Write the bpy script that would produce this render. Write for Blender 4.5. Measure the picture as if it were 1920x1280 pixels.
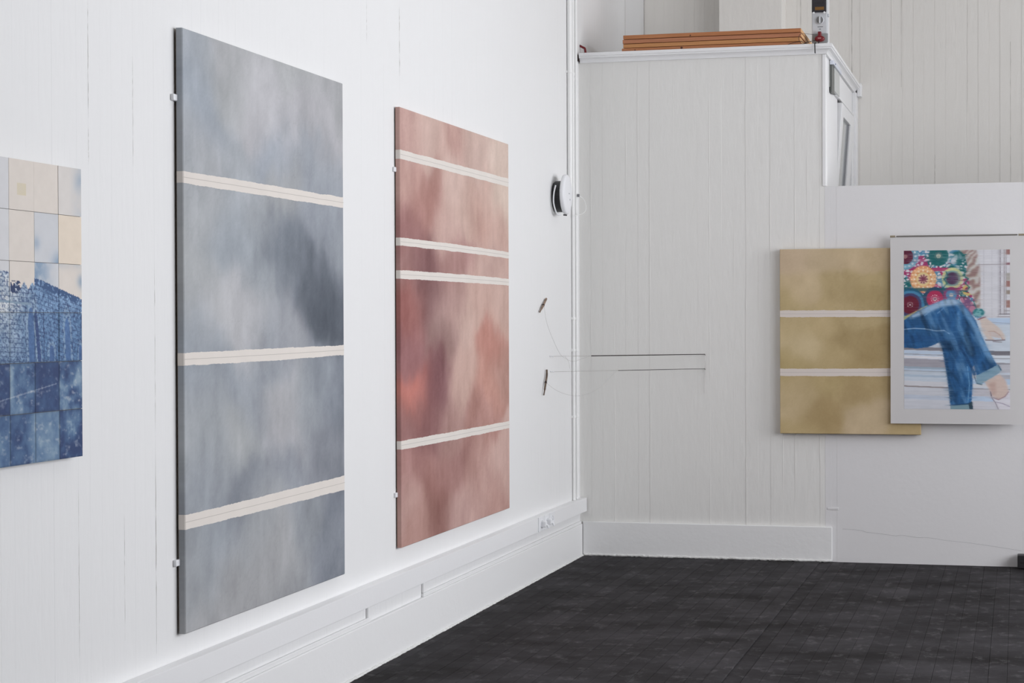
import bpy, bmesh, math, random
import numpy as np
from mathutils import Matrix, Vector

for o in list(bpy.data.objects):
    bpy.data.objects.remove(o, do_unlink=True)
scene = bpy.context.scene
COL = scene.collection
random.seed(7)

# ------------------------------------------------------------------ camera
F_PX, YAW, PITCH, ROLL = 3631.5, 0.2557, -0.0101, -0.0038
CAM = Vector((2.7264, -12.1472, 1.5))
d = Vector((-math.sin(YAW)*math.cos(PITCH), math.cos(YAW)*math.cos(PITCH), math.sin(PITCH)))
r = d.cross(Vector((0, 0, 1))).normalized()
u = r.cross(d)
r2 = math.cos(ROLL)*r + math.sin(ROLL)*u
u2 = -math.sin(ROLL)*r + math.cos(ROLL)*u
cam_data = bpy.data.cameras.new('camera')
cam_data.sensor_width = 36.0
cam_data.sensor_fit = 'HORIZONTAL'
cam_data.lens = F_PX*36.0/1920.0
cam_data.clip_start = 0.05
cam = bpy.data.objects.new('camera', cam_data)
COL.objects.link(cam)
M = Matrix(((r2.x, u2.x, -d.x, CAM.x), (r2.y, u2.y, -d.y, CAM.y), (r2.z, u2.z, -d.z, CAM.z), (0, 0, 0, 1)))
cam.matrix_world = M
scene.camera = cam

# ------------------------------------------------------------------ world, window light, exposure
world = bpy.data.worlds.new('sky')
scene.world = world
world.use_nodes = True
wn = world.node_tree
wn.nodes['Background'].inputs[0].default_value = (0.92, 0.94, 1.0, 1)
wn.nodes['Background'].inputs[1].default_value = 1.0

ROOM_X, ROOM_Y0, FAR_Y, CEIL = 6.6, -14.2, 2.25, 5.4
WINDOWS = [(-8.5, -6.3), (-5.7, -3.5), (-2.9, -0.7)]   # y ranges of the tall windows in the right wall
WIN_Z = (0.9, 3.9)
HIGH_WIN = (0.75, 1.85, 2.6, 4.0)      # small high window lighting the space behind the half wall: y0, y1, z0, z1
OPENINGS = [(a, b, WIN_Z[0], WIN_Z[1]) for a, b in WINDOWS] + [HIGH_WIN]
for i, (a, b, za, zb) in enumerate(OPENINGS):
    L = bpy.data.lights.new('window_daylight', 'AREA')
    L.shape = 'RECTANGLE'
    L.size, L.size_y = (b - a), (zb - za)
    L.energy = 22.6*L.size*L.size_y
    L.color = (0.955, 0.965, 1.0)
    lo = bpy.data.objects.new('window_daylight', L)
    COL.objects.link(lo)
    lo.location = (ROOM_X + 0.35, (a + b)/2, (za + zb)/2)
    lo.rotation_euler = Matrix(((0, 0, 1), (1, 0, 0), (0, 1, 0))).to_euler()   # shines along -x

vs = scene.view_settings
vs.view_transform = 'Standard'
vs.look = 'None'
vs.exposure = 0.0
vs.gamma = 1.0
vs.use_curve_mapping = False

# ------------------------------------------------------------------ helpers
def lin(c):
    out = []
    for v in c[:3]:
        v = v/255.0
        out.append(v/12.92 if v <= 0.04045 else ((v + 0.055)/1.055)**2.4)
    return out

def lin_np(a):
    a = np.clip(a/255.0, 0, 1)
    return np.where(a <= 0.04045, a/12.92, ((a + 0.055)/1.055)**2.4)

def mat(name, rgb, rough=0.6, metal=0.0, bump=0.0, bscale=60.0, bstretch=(1, 1, 1), var=0.0, vscale=4.0, dist=0.01, spec=0.5, coat=0.0):
    m = bpy.data.materials.new(name)
    m.use_nodes = True
    nt = m.node_tree
    bs = nt.nodes['Principled BSDF']
    base = lin(rgb)
    bs.inputs['Base Color'].default_value = (*base, 1)
    bs.inputs['Roughness'].default_value = rough
    bs.inputs['Metallic'].default_value = metal
    bs.inputs['Specular IOR Level'].default_value = spec
    bs.inputs['Coat Weight'].default_value = coat
    tc = nt.nodes.new('ShaderNodeTexCoord')
    gm = nt.nodes.new('ShaderNodeNewGeometry')
    if bump > 0:
        mp = nt.nodes.new('ShaderNodeMapping')
        mp.inputs['Scale'].default_value = bstretch
        nz = nt.nodes.new('ShaderNodeTexNoise')
        nz.inputs['Scale'].default_value = bscale
        nz.inputs['Detail'].default_value = 5
        bp = nt.nodes.new('ShaderNodeBump')
        bp.inputs['Strength'].default_value = bump
        bp.inputs['Distance'].default_value = dist
        nt.links.new(gm.outputs['Position'], mp.inputs['Vector'])
        nt.links.new(mp.outputs['Vector'], nz.inputs['Vector'])
        nt.links.new(nz.outputs['Fac'], bp.inputs['Height'])
        nt.links.new(bp.outputs['Normal'], bs.inputs['Normal'])
    if var > 0:
        nz2 = nt.nodes.new('ShaderNodeTexNoise')
        nz2.inputs['Scale'].default_value = vscale
        nz2.inputs['Detail'].default_value = 6
        rp = nt.nodes.new('ShaderNodeValToRGB')
        rp.color_ramp.elements[0].position = 0.3
        rp.color_ramp.elements[1].position = 0.7
        rp.color_ramp.elements[0].color = (*[max(0, b*(1 - var)) for b in base], 1)
        rp.color_ramp.elements[1].color = (*[min(1, b*(1 + var)) for b in base], 1)
        nt.links.new(gm.outputs['Position'], nz2.inputs['Vector'])
        nt.links.new(nz2.outputs['Fac'], rp.inputs['Fac'])
        nt.links.new(rp.outputs['Color'], bs.inputs['Base Color'])
    return m

def mat_vcol(name, rough=0.8, bump=0.0, bscale=900.0, translucent=0.0):
    m = bpy.data.materials.new(name)
    m.use_nodes = True
    nt = m.node_tree
    bs = nt.nodes['Principled BSDF']
    bs.inputs['Roughness'].default_value = rough
    bs.inputs['Specular IOR Level'].default_value = 0.25
    at = nt.nodes.new('ShaderNodeAttribute')
    at.attribute_name = 'Col'
    nt.links.new(at.outputs['Color'], bs.inputs['Base Color'])
    if bump > 0:
        gm = nt.nodes.new('ShaderNodeNewGeometry')
        nz = nt.nodes.new('ShaderNodeTexNoise')
        nz.inputs['Scale'].default_value = bscale
        bp = nt.nodes.new('ShaderNodeBump')
        bp.inputs['Strength'].default_value = bump
        bp.inputs['Distance'].default_value = 0.001
        nt.links.new(gm.outputs['Position'], nz.inputs['Vector'])
        nt.links.new(nz.outputs['Fac'], bp.inputs['Height'])
        nt.links.new(bp.outputs['Normal'], bs.inputs['Normal'])
    return m

def tag(o, label=None, cat=None, group=None, kind=None):
    if label: o['label'] = label
    if cat: o['category'] = cat
    if group: o['group'] = group
    if kind: o['kind'] = kind
    return o

def thing(name, loc, label, cat, group=None):
    o = bpy.data.objects.new(name, None)
    o.empty_display_size = 0.05
    COL.objects.link(o)
    o.location = loc
    o['_w'] = loc
    return tag(o, label, cat, group)

def wloc(o):
    return Vector(o['_w']) if (o is not None and '_w' in o) else Vector((0, 0, 0))

def link(name, me, m, parent=None, origin=None):
    """link mesh data (given in world coordinates) with its origin at `origin`, under parent"""
    o = bpy.data.objects.new(name, me)
    COL.objects.link(o)
    if m is not None and len(me.materials) == 0:
        me.materials.append(m)
    pw = wloc(parent)
    org = Vector(origin) if origin is not None else (pw if parent is not None else Vector((0, 0, 0)))
    if org.length > 0:
        me.transform(Matrix.Translation(-org))
    o.location = org - pw
    o['_w'] = tuple(org)
    if parent is not None:
        o.parent = parent
    return o

def from_lists(name, v, f, m, parent=None, origin=None, smooth=False):
    me = bpy.data.meshes.new(name)
    me.from_pydata([tuple(p) for p in v], [], f)
    me.update()
    if smooth:
        me.polygons.foreach_set('use_smooth', [True]*len(me.polygons))
    return link(name, me, m, parent, origin)

def bm_obj(name, bm, m, parent=None, origin=None, smooth=False):
    bmesh.ops.recalc_face_normals(bm, faces=bm.faces)
    me = bpy.data.meshes.new(name)
    bm.to_mesh(me)
    bm.free()
    if smooth:
        me.polygons.foreach_set('use_smooth', [True]*len(me.polygons))
    return link(name, me, m, parent, origin)

def add_box(bm, x0, x1, y0, y1, z0, z1, bev=0.0, seg=2):
    res = bmesh.ops.create_cube(bm, size=1.0)
    vs_ = res['verts']
    for v in vs_:
        v.co = Vector(((x0 + x1)/2 + v.co.x*(x1 - x0), (y0 + y1)/2 + v.co.y*(y1 - y0), (z0 + z1)/2 + v.co.z*(z1 - z0)))
    if bev > 0:
        es = list({e for v in vs_ for e in v.link_edges})
        bmesh.ops.bevel(bm, geom=es, offset=bev, segments=seg, affect='EDGES', profile=0.5)

def box(name, x0, x1, y0, y1, z0, z1, m, parent=None, bev=0.0, origin=None, seg=2):
    bm = bmesh.new()
    add_box(bm, x0, x1, y0, y1, z0, z1, bev, seg)
    return bm_obj(name, bm, m, parent, origin)

def boxes(name, lst, m, parent=None, bev=0.0):
    bm = bmesh.new()
    for b in lst:
        add_box(bm, *b, bev)
    return bm_obj(name, bm, m, parent)

def tube_geo(path, radius, n=10, cap=True):
    """sweep a circle along a 3D path; radius number or list"""
    path = [Vector(p) for p in path]
    rad = radius if isinstance(radius, (list, tuple)) else [radius]*len(path)
    v, f = [], []
    prev = None
    for i, p in enumerate(path):
        t = (path[min(i + 1, len(path) - 1)] - path[max(i - 1, 0)]).normalized()
        if prev is None:
            a = Vector((0, 0, 1)) if abs(t.z) < 0.9 else Vector((1, 0, 0))
            n1 = t.cross(a).normalized()
        else:
            n1 = (prev - t*prev.dot(t)).normalized()
        prev = n1
        n2 = t.cross(n1)
        for k in range(n):
            an = 2*math.pi*k/n
            v.append(p + (n1*math.cos(an) + n2*math.sin(an))*rad[i])
    for i in range(len(path) - 1):
        for k in range(n):
            f.append((i*n + k, i*n + (k + 1) % n, (i + 1)*n + (k + 1) % n, (i + 1)*n + k))
    if cap:
        f.append(tuple(range(n))[::-1])
        f.append(tuple((len(path) - 1)*n + k for k in range(n)))
    return v, f

def tube(name, path, radius, m, parent=None, n=10, origin=None):
    path = [Vector(p) for p in path]
    rad = list(radius) if isinstance(radius, (list, tuple)) else [radius]*len(path)
    # a support ring close to each end keeps the smooth shading of the shaft true
    a, b = path[0] + (path[1] - path[0]).normalized()*min(rad[0]*0.3, (path[1] - path[0]).length*0.3), path[-1] + (path[-2] - path[-1]).normalized()*min(rad[-1]*0.3, (path[-2] - path[-1]).length*0.3)
    path = [path[0], a] + path[1:-1] + [b, path[-1]]
    rad = [rad[0], rad[0]] + rad[1:-1] + [rad[-1], rad[-1]]
    v, f = tube_geo(path, rad, n)
    return from_lists(name, v, f, m, parent, origin, smooth=True)

def lathe(name, prof, axis, center, m, parent=None, n=40, smooth=True):
    """prof: (radius, height along axis); axis 'x','y','z' (sign allowed '-y')"""
    sgn = -1 if axis[0] == '-' else 1
    ax = axis[-1]
    v, f = [], []
    for (rr, h) in prof:
        for k in range(n):
            a = 2*math.pi*k/n
            c, s = rr*math.cos(a), rr*math.sin(a)
            hh = h*sgn
            p = {'x': (hh, c, s), 'y': (c, hh, s), 'z': (c, s, hh)}[ax]
            v.append(Vector(center) + Vector(p))
    for i in range(len(prof) - 1):
        for k in range(n):
            f.append((i*n + k, i*n + (k + 1) % n, (i + 1)*n + (k + 1) % n, (i + 1)*n + k))
    f.append(tuple(range(n)))
    f.append(tuple((len(prof) - 1)*n + k for k in range(n)))
    bm = bmesh.new()
    bv = [bm.verts.new(p) for p in v]
    for q in f:
        bm.faces.new([bv[i] for i in q])
    return bm_obj(name, bm, m, parent, smooth=smooth)

def sweep_catmull(pts, n=8):
    pts = [Vector(p) for p in pts]
    out = []
    for i in range(len(pts) - 1):
        p0, p1, p2, p3 = pts[max(i - 1, 0)], pts[i], pts[i + 1], pts[min(i + 2, len(pts) - 1)]
        for k in range(n):
            t = k/n
            out.append(0.5*((2*p1) + (-p0 + p2)*t + (2*p0 - 5*p1 + 4*p2 - p3)*t*t + (-p0 + 3*p1 - 3*p2 + p3)*t**3))
    out.append(pts[-1])
    return out

# numpy noise -------------------------------------------------------------
def vnoise(x, y, seed):
    rng = np.random.RandomState(seed)
    g = rng.rand(256, 256)
    xi, yi = np.floor(x).astype(int), np.floor(y).astype(int)
    fx, fy = x - xi, y - yi
    fx, fy = fx*fx*(3 - 2*fx), fy*fy*(3 - 2*fy)
    a = g[xi % 256, yi % 256]; b = g[(xi + 1) % 256, yi % 256]
    c = g[xi % 256, (yi + 1) % 256]; e = g[(xi + 1) % 256, (yi + 1) % 256]
    return (a*(1 - fx) + b*fx)*(1 - fy) + (c*(1 - fx) + e*fx)*fy

def fbm(x, y, seed, octv=5):
    s, a, t = 0, 0.5, 0
    for o_ in range(octv):
        s = s + a*vnoise(x*2**o_ + 17.3*o_, y*2**o_ + 5.1*o_, seed + o_)
        t += a
        a *= 0.55
    return s/t

def set_colors(me, rgb):
    """rgb: linear (n,3) per vertex"""
    ca = me.color_attributes.new('Col', 'FLOAT_COLOR', 'POINT')
    buf = np.ones((len(me.vertices), 4), dtype=np.float32)
    buf[:, :3] = rgb
    ca.data.foreach_set('color', buf.ravel())

# ------------------------------------------------------------------ materials
M_WALL = mat('white_wall_paint', (234, 234, 234), 0.55, bump=0.35, bscale=38, bstretch=(1, 1, 0.25), dist=0.004, spec=0.35)
M_WALLB = mat('old_white_board_paint', (231, 230, 227), 0.5, bump=0.6, bscale=26, bstretch=(1, 1, 0.3), dist=0.005, spec=0.4)
M_WALLF = mat('warm_light_white_paint', (236, 233, 228), 0.5, bump=0.6, bscale=26, bstretch=(1, 1, 0.3), dist=0.005, spec=0.4)  # warm bounced light of the far space is put into this white
M_PLASTER = mat('white_plaster_paint', (226, 225, 226), 0.65, bump=0.25, bscale=30, dist=0.003, spec=0.3)
M_TRIM = mat('white_trim_gloss_paint', (238, 238, 239), 0.4, bump=0.3, bscale=50, dist=0.002)
M_BASE = mat('thick_white_baseboard_paint', (236, 236, 236), 0.5, bump=0.35, bscale=28, dist=0.004)
M_PLASTIC = mat('white_plastic', (236, 237, 240), 0.35)
M_PIPE = mat('painted_conduit', (246, 246, 245), 0.4)
M_CEIL = mat('ceiling_white', (225, 225, 222), 0.8)
M_DARK = mat('black_plastic', (30, 29, 32), 0.5)
M_BLACKGAP = mat('dark_void', (22, 22, 22), 0.9)

# ------------------------------------------------------------------ structure: walls made of narrow boards
PITCH_B = 0.0765
def board_mesh(name, w, L, t, axis, ch=0.0015):
    """a board with chamfered long edges; axis 'x': face looks to +x, width along y; axis 'y': face looks to -y, width along x"""
    sec = [(0, -t), (0, -ch), (ch*0.8, 0), (w - ch*0.8, 0), (w, -ch), (w, -t)]
    v, f = [], []
    for z in (0, L):
        for a, h in sec:
            v.append((h, a, z) if axis == 'x' else (a, -h, z))
    n = len(sec)
    for i in range(n):
        f.append((i, (i + 1) % n, n + (i + 1) % n, n + i))
    f.append(tuple(range(n))); f.append(tuple(range(n, 2*n)))
    bm = bmesh.new()
    bv = [bm.verts.new(p) for p in v]
    for q in f: bm.faces.new([bv[i] for i in q])
    bmesh.ops.recalc_face_normals(bm, faces=bm.faces)
    me = bpy.data.meshes.new(name); bm.to_mesh(me); bm.free()
    return me

def place_boards(me, m, parent, start, count, axis, z0, base, jit, rng):
    if len(me.materials) == 0: me.materials.append(m)
    for i in range(count):
        o = bpy.data.objects.new('board', me)
        COL.objects.link(o)
        o.parent = parent
        off = rng.uniform(-jit, jit)
        p = start + i*PITCH_B
        o.location = (base + off, p, z0) if axis == 'x' else (p, base + off, z0)

rng = random.Random(3)
# left wall
wall_left = box('wall_left', -0.22, -0.018, ROOM_Y0, FAR_Y + 0.2, -0.1, CEIL, M_WALL)
tag(wall_left, 'white painted narrow-board wall on the left behind the paintings', kind='structure')
me_l = board_mesh('left_board', PITCH_B - 0.0001, CEIL, 0.018, 'x', 0.00015)
start_l = -6.327 - PITCH_B*round((9.0 - 6.327)/PITCH_B)
place_boards(me_l, M_WALL, wall_left, start_l, int((FAR_Y - start_l)/PITCH_B), 'x', 0.0, 0.0, 0.0001, rng)
M_JOINT = mat('open_joint_grey', (178, 174, 168), 0.9)
for yj, za, zb, rr in ((-6.327, 0.42, 1.12, 0.0010), (-6.327, 1.15, 1.7, 0.0006), (-6.786, 2.12, 2.5, 0.0008), (-6.786, 1.98, 2.1, 0.0005), (-3.726, 2.62, 2.95, 0.0011), (-6.48, 2.0, 2.35, 0.0005), (-6.557, 0.5, 0.9, 0.0005), (-6.863, 0.5, 1.0, 0.0005), (-4.185, 2.7, 3.0, 0.0006)):
    ns = 26
    path = [(0.0001, yj + rng.uniform(-0.0009, 0.0009), za + (zb - za)*k/ns) for k in range(ns + 1)]
    tube('open_joint', path, [max(0.00005, rr*rng.uniform(0.05, 1.4)*min(1, 0.1 + 5*min(k, ns - k)/ns)) for k in range(ns + 1)], M_JOINT, wall_left, 5)
box('plain_wall_face', -0.019, -0.0005, ROOM_Y0, start_l, 0, CEIL, M_WALL, wall_left)

# boarded front of the raised box in the back corner
BX, BTOP = 1.562, 3.215
wall_back = box('wall_back', 0.0, BX + 0.001, 0.019, 0.12, 0, BTOP - 0.02, M_WALLB)
tag(wall_back, 'boarded white wall in the corner under the wooden planks', kind='structure')
me_b = board_mesh('back_board', PITCH_B - 0.0001, BTOP - 0.03, 0.018, 'y', 0.0005)
place_boards(me_b, M_WALLB, wall_back, 0.0, 20, 'y', 0, 0.0, 0.0009, rng)
me_b2 = board_mesh('back_board_end', BX - 20*PITCH_B + 0.0008, BTOP - 0.03, 0.018, 'y', 0.0014)
o = bpy.data.objects.new('board', me_b2); me_b2.materials.append(M_WALLB); COL.objects.link(o); o.parent = wall_back; o.location = (20*PITCH_B, 0, 0)
# ridges of old paint filler along the joints
def ridges(parent, m, xs, y, z_lo, z_hi, rr, dens, rg):
    for xx in xs:
        z = z_lo + rg.random()*0.4
        while z < z_hi - 0.2:
            ln_ = rg.uniform(0.25, 1.4)
            ze = min(z + ln_, z_hi)
            if rg.random() < dens:
                ns = max(6, int((ze - z)/0.06))
                path = [(xx + rg.uniform(-0.0006, 0.0006), y + 0.0004, z + (ze - z)*k/ns) for k in range(ns + 1)]
                top_ = rg.uniform(*rr)
                rad = [max(0.0003, top_*rg.uniform(0.75, 1.15)*min(1, 0.15 + 4*min(k, ns - k)/ns)) for k in range(ns + 1)]
                tube('paint_ridge', path, rad, m, parent, 6)
            z = ze + rg.random()*0.5
ridges(wall_back, M_WALLB, [k*PITCH_B for k in range(1, 21)], 0.0, 0.221, 3.14, (0.0009, 0.0022), 0.45, rng)
for k, za, zb in ((6, 0.22, 2.6), (11, 0.22, 3.0), (3, 0.22, 1.0), (14, 0.22, 1.7)):
    path = [(k*PITCH_B + rng.uniform(-0.0008, 0.0008), 0.0003, za + (zb - za)*j/40) for j in range(41)]
    tube('paint_ridge', path, [0.0022*rng.uniform(0.7, 1.3) for _ in path], M_WALLB, wall_back, 6)

# plastered half wall to the right
half = boxes('wall_back_right', [(1.635, 2.7525, 0.0, 0.12, 0, 2.335), (2.7532, ROOM_X, 0.0006, 0.12, 0, 2.335),
                                 (1.562, 1.635, 0.012, 0.12, 0, 2.335)], M_PLASTER)
tag(half, 'smooth white plastered half wall behind the ochre painting', kind='structure')
box('joint_batten', 1.5622, 1.5995, -0.0006, 0.012, 0.0, 2.335, M_PLASTER, half, 0.001)
box('joint_batten', 1.5995, 1.6352, 0.0006, 0.012, 0.0, 2.335, M_PLASTER, half, 0.001)
box('batten_patch', 1.575, 1.645, -0.003, 0.003, 0.325, 0.340, M_PLASTER, half, 0.002)
M_CRACK = mat('wall_crack', (176, 176, 178), 0.9)
cr = [(1.668, 0.206), (1.72, 0.206), (1.79, 0.198), (1.815, 0.192), (1.90, 0.182), (1.99, 0.172), (2.03, 0.176), (2.12, 0.166), (2.19, 0.167), (2.30, 0.152), (2.45, 0.138), (2.62, 0.118), (2.745, 0.10)]
cp = [(x, -0.0001, z + rng.uniform(-0.0015, 0.0015)) for x, z in cr]
tube('hairline_crack', sweep_catmull(cp, 4), 0.0009, M_CRACK, half, 5)

# far wall behind the half wall
wall_far = box('wall_far', -0.2, ROOM_X + 0.2, FAR_Y + 0.018, FAR_Y + 0.2, 0, CEIL, M_WALLF)
tag(wall_far, 'tall white boarded wall beyond the half wall', kind='structure')
me_f = board_mesh('far_board', PITCH_B - 0.0002, CEIL - 1.6, 0.018, 'y', 0.0007)
place_boards(me_f, M_WALLF, wall_far, 0.0, 66, 'y', 1.6, FAR_Y, 0.0011, rng)
ridges(wall_far, M_WALLF, [k*PITCH_B for k in range(18, 42)], FAR_Y, 2.2, 4.6, (0.0009, 0.0024), 0.5, rng)
for xj, za, zb, rr in ((1.549, 3.16, 4.4, 0.0011), (1.175, 3.2, 4.4, 0.0009), (2.674, 2.4, 3.5, 0.0009), (2.142, 2.35, 2.7, 0.0007), (1.905, 3.2, 4.2, 0.0005), (2.373, 3.0, 4.0, 0.0005)):
    path = [(xj + rng.uniform(-0.0012, 0.0012), FAR_Y - 0.0012, za + (zb - za)*k/30) for k in range(31)]
    tube('open_joint', path, [rr*rng.uniform(0.3, 1.5) for _ in path], M_JOINT, wall_far, 5)
path = [(0.0001, 1.52, 3.3 + 1.8*k/20) for k in range(21)]
tube('open_joint', path, [0.0016*rng.uniform(0.7, 1.3) for _ in path], M_JOINT, wall_left, 5)
# a boxed-out pier on the far wall, above the planks
pier = box('pier', 0.601, 1.063, 2.03, FAR_Y + 0.01, 3.1, CEIL, M_WALLF, wall_far, 0.004)

# right wall with tall windows (out of frame, lets the daylight in)
wr = []
ys = [ROOM_Y0] + [v for w in OPENINGS for v in w[:2]] + [FAR_Y + 0.2]
for i in range(0, len(ys), 2):
    wr.append((ROOM_X, ROOM_X + 0.2, ys[i], ys[i + 1], 0, CEIL))
for a, b, zs0, zs1 in OPENINGS:
    wr.append((ROOM_X, ROOM_X + 0.2, a, b, 0, zs0))
    wr.append((ROOM_X, ROOM_X + 0.2, a, b, zs1, CEIL))
wall_right = boxes('wall_right', wr, M_PLASTER)
tag(wall_right, 'white wall with tall windows on the right', kind='structure')
for i, (a, b, zs0, zs1) in enumerate(OPENINGS):
    zm = (zs0 + zs1)/2 + 0.4
    fr = [(ROOM_X + 0.06, ROOM_X + 0.11, a, a + 0.05, zs0, zs1), (ROOM_X + 0.06, ROOM_X + 0.11, b - 0.05, b, zs0, zs1),
          (ROOM_X + 0.06, ROOM_X + 0.11, a, b, zs0, zs0 + 0.05), (ROOM_X + 0.06, ROOM_X + 0.11, a, b, zs1 - 0.05, zs1),
          (ROOM_X + 0.06, ROOM_X + 0.11, (a + b)/2 - 0.025, (a + b)/2 + 0.025, zs0, zs1), (ROOM_X + 0.06, ROOM_X + 0.11, a, b, zm, zm + 0.05)]
    w = boxes('window_%d' % (i + 2), fr, M_TRIM)
    tag(w, 'white window frame in the right wall', kind='structure')
wall_rear = box('wall_rear', -0.2, ROOM_X + 0.2, ROOM_Y0 - 0.2, ROOM_Y0, 0, CEIL, mat('warm_bounce_brown', (128, 104, 86), 0.8))  # unseen wall; brown chosen to dim and warm the light bounced from behind
tag(wall_rear, 'brown wall behind the viewer', kind='structure')
ceiling = box('ceiling', -0.22, ROOM_X + 0.2, ROOM_Y0 - 0.2, FAR_Y + 0.2, CEIL, CEIL + 0.15, M_CEIL)
tag(ceiling, 'white ceiling', kind='structure')

# ------------------------------------------------------------------ floor of black painted planks
M_FLOOR = bpy.data.materials.new('black_painted_planks')
M_FLOOR.use_nodes = True
nt = M_FLOOR.node_tree
bs = nt.nodes['Principled BSDF']
gm = nt.nodes.new('ShaderNodeNewGeometry')
oi = nt.nodes.new('ShaderNodeObjectInfo')
mp = nt.nodes.new('ShaderNodeMapping'); mp.inputs['Scale'].default_value = (1.4, 2.2, 1)
n1 = nt.nodes.new('ShaderNodeTexNoise'); n1.inputs['Scale'].default_value = 1.3; n1.inputs['Detail'].default_value = 8; n1.inputs['Roughness'].default_value = 0.65
r1 = nt.nodes.new('ShaderNodeValToRGB')
r1.color_ramp.elements[0].position = 0.36; r1.color_ramp.elements[0].color = (*lin((32, 30, 31)), 1)
r1.color_ramp.elements[1].position = 0.68; r1.color_ramp.elements[1].color = (*lin((66, 64, 67)), 1)
n2 = nt.nodes.new('ShaderNodeTexNoise'); n2.inputs['Scale'].default_value = 14; n2.inputs['Detail'].default_value = 9; n2.inputs['Roughness'].default_value = 0.7
r2_ = nt.nodes.new('ShaderNodeValToRGB')
r2_.color_ramp.elements[0].position = 0.54; r2_.color_ramp.elements[0].color = (0, 0, 0, 1)
r2_.color_ramp.elements[1].position = 0.76; r2_.color_ramp.elements[1].color = (0.6, 0.6, 0.6, 1)
mx = nt.nodes.new('ShaderNodeMixRGB'); mx.blend_type = 'MIX'
mx.inputs['Color2'].default_value = (*lin((112, 110, 112)), 1)
mul = nt.nodes.new('ShaderNodeMath'); mul.operation = 'MULTIPLY_ADD'; mul.inputs[1].default_value = 0.30; mul.inputs[2].default_value = 0.85
sc = nt.nodes.new('ShaderNodeMixRGB'); sc.blend_type = 'MULTIPLY'; sc.inputs['Fac'].default_value = 1.0
bp = nt.nodes.new('ShaderNodeBump'); bp.inputs['Strength'].default_value = 0.5; bp.inputs['Distance'].default_value = 0.004
rr_ = nt.nodes.new('ShaderNodeMapRange'); rr_.inputs['To Min'].default_value = 0.7; rr_.inputs['To Max'].default_value = 0.95
nt.links.new(gm.outputs['Position'], mp.inputs['Vector'])
nt.links.new(mp.outputs['Vector'], n1.inputs['Vector'])
mp2 = nt.nodes.new('ShaderNodeMapping'); mp2.inputs['Scale'].default_value = (0.9, 0.55, 1)
nt.links.new(gm.outputs['Position'], mp2.inputs['Vector'])
nt.links.new(mp2.outputs['Vector'], n2.inputs['Vector'])
nt.links.new(n1.outputs['Fac'], r1.inputs['Fac'])
nt.links.new(n2.outputs['Fac'], r2_.inputs['Fac'])
nt.links.new(r2_.outputs['Color'], mx.inputs['Fac'])
nt.links.new(r1.outputs['Color'], mx.inputs['Color1'])
nt.links.new(oi.outputs['Random'], mul.inputs[0])
nt.links.new(mx.outputs['Color'], sc.inputs['Color1'])
nt.links.new(mul.outputs['Value'], sc.inputs['Color2'])
nt.links.new(sc.outputs['Color'], bs.inputs['Base Color'])
nt.links.new(n1.outputs['Fac'], rr_.inputs['Value'])
nt.links.new(rr_.outputs['Result'], bs.inputs['Roughness'])
nt.links.new(n2.outputs['Fac'], bp.inputs['Height'])
nt.links.new(bp.outputs['Normal'], bs.inputs['Normal'])
bs.inputs['Specular IOR Level'].default_value = 0.12

M_SUB = mat('floor_gap_black', (18, 17, 18), 0.9)
floor = box('floor', -0.02, ROOM_X, ROOM_Y0, FAR_Y, -0.1, -0.018, M_SUB)
tag(floor, 'worn black painted plank floor', kind='structure')
PW = 0.0765
def plank_geo(w, L):
    c, g = 0.0012, 0.0004
    sec = [(g, -0.018), (g, -c), (g + c, 0), (w - g - c, 0), (w - g, -c), (w - g, -0.018)]
    v = [(a, 0, h) for a, h in sec] + [(a, L, h) for a, h in sec]
    f = [(i, (i + 1) % 6, 6 + (i + 1) % 6, 6 + i) for i in range(6)] + [tuple(range(6))[::-1], tuple(range(6, 12))]
    return v, f
plank_cache = {}
rngf = random.Random(11)
lengths = [1.8, 2.4, 3.0, 3.6]
for i in range(42):
    y = -0.002
    x = 0.001 + i*PW
    first = rngf.choice([0.9, 1.3, 1.8, 2.4, 3.0])
    while y > -7.0:
        L = first if y > -0.01 else rngf.choice(lengths)
        if L not in plank_cache:
            v, f = plank_geo(PW, L - 0.0012)
            bm = bmesh.new(); bv = [bm.verts.new(p) for p in v]
            for q in f: bm.faces.new([bv[k] for k in q])
            bmesh.ops.recalc_face_normals(bm, faces=bm.faces)
            me = bpy.data.meshes.new('plank'); bm.to_mesh(me); bm.free(); me.materials.append(M_FLOOR)
            plank_cache[L] = me
        o = bpy.data.objects.new('plank', plank_cache[L]); COL.objects.link(o); o.parent = floor
        z = rngf.uniform(-0.0008, 0.0006)
        if i == 19: z = 0.004
        if i == 20: z = -0.003
        o.location = (x, y - L, z)
        y -= L
# the rest of the boards, far to the right and behind the viewer, as one field
fv, ff = [], []
def add_plank(x, y0, L):
    v, f = plank_geo(PW, L - 0.0012)
    b = len(fv)
    fv.extend([(p[0] + x, p[1] + y0, p[2]) for p in v])
    ff.extend([tuple(k + b for k in q) for q in f])
x_end = 0.001 + 42*PW
for i in range(int((ROOM_X - x_end)/PW)):
    y = -0.002
    while y > ROOM_Y0 + 3.6:
        L = rngf.choice(lengths); add_plank(x_end + i*PW, y - L, L); y -= L
    add_plank(x_end + i*PW, ROOM_Y0, y - ROOM_Y0)
for i in range(42):
    y = -7.0 - 3.6
    while y > ROOM_Y0 + 0.01:
        L = min(3.6, y - ROOM_Y0); add_plank(0.001 + i*PW, y - L, L); y -= L
fld = from_lists('plank_field', fv, ff, M_FLOOR, floor)
fld['kind'] = 'stuff'

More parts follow.
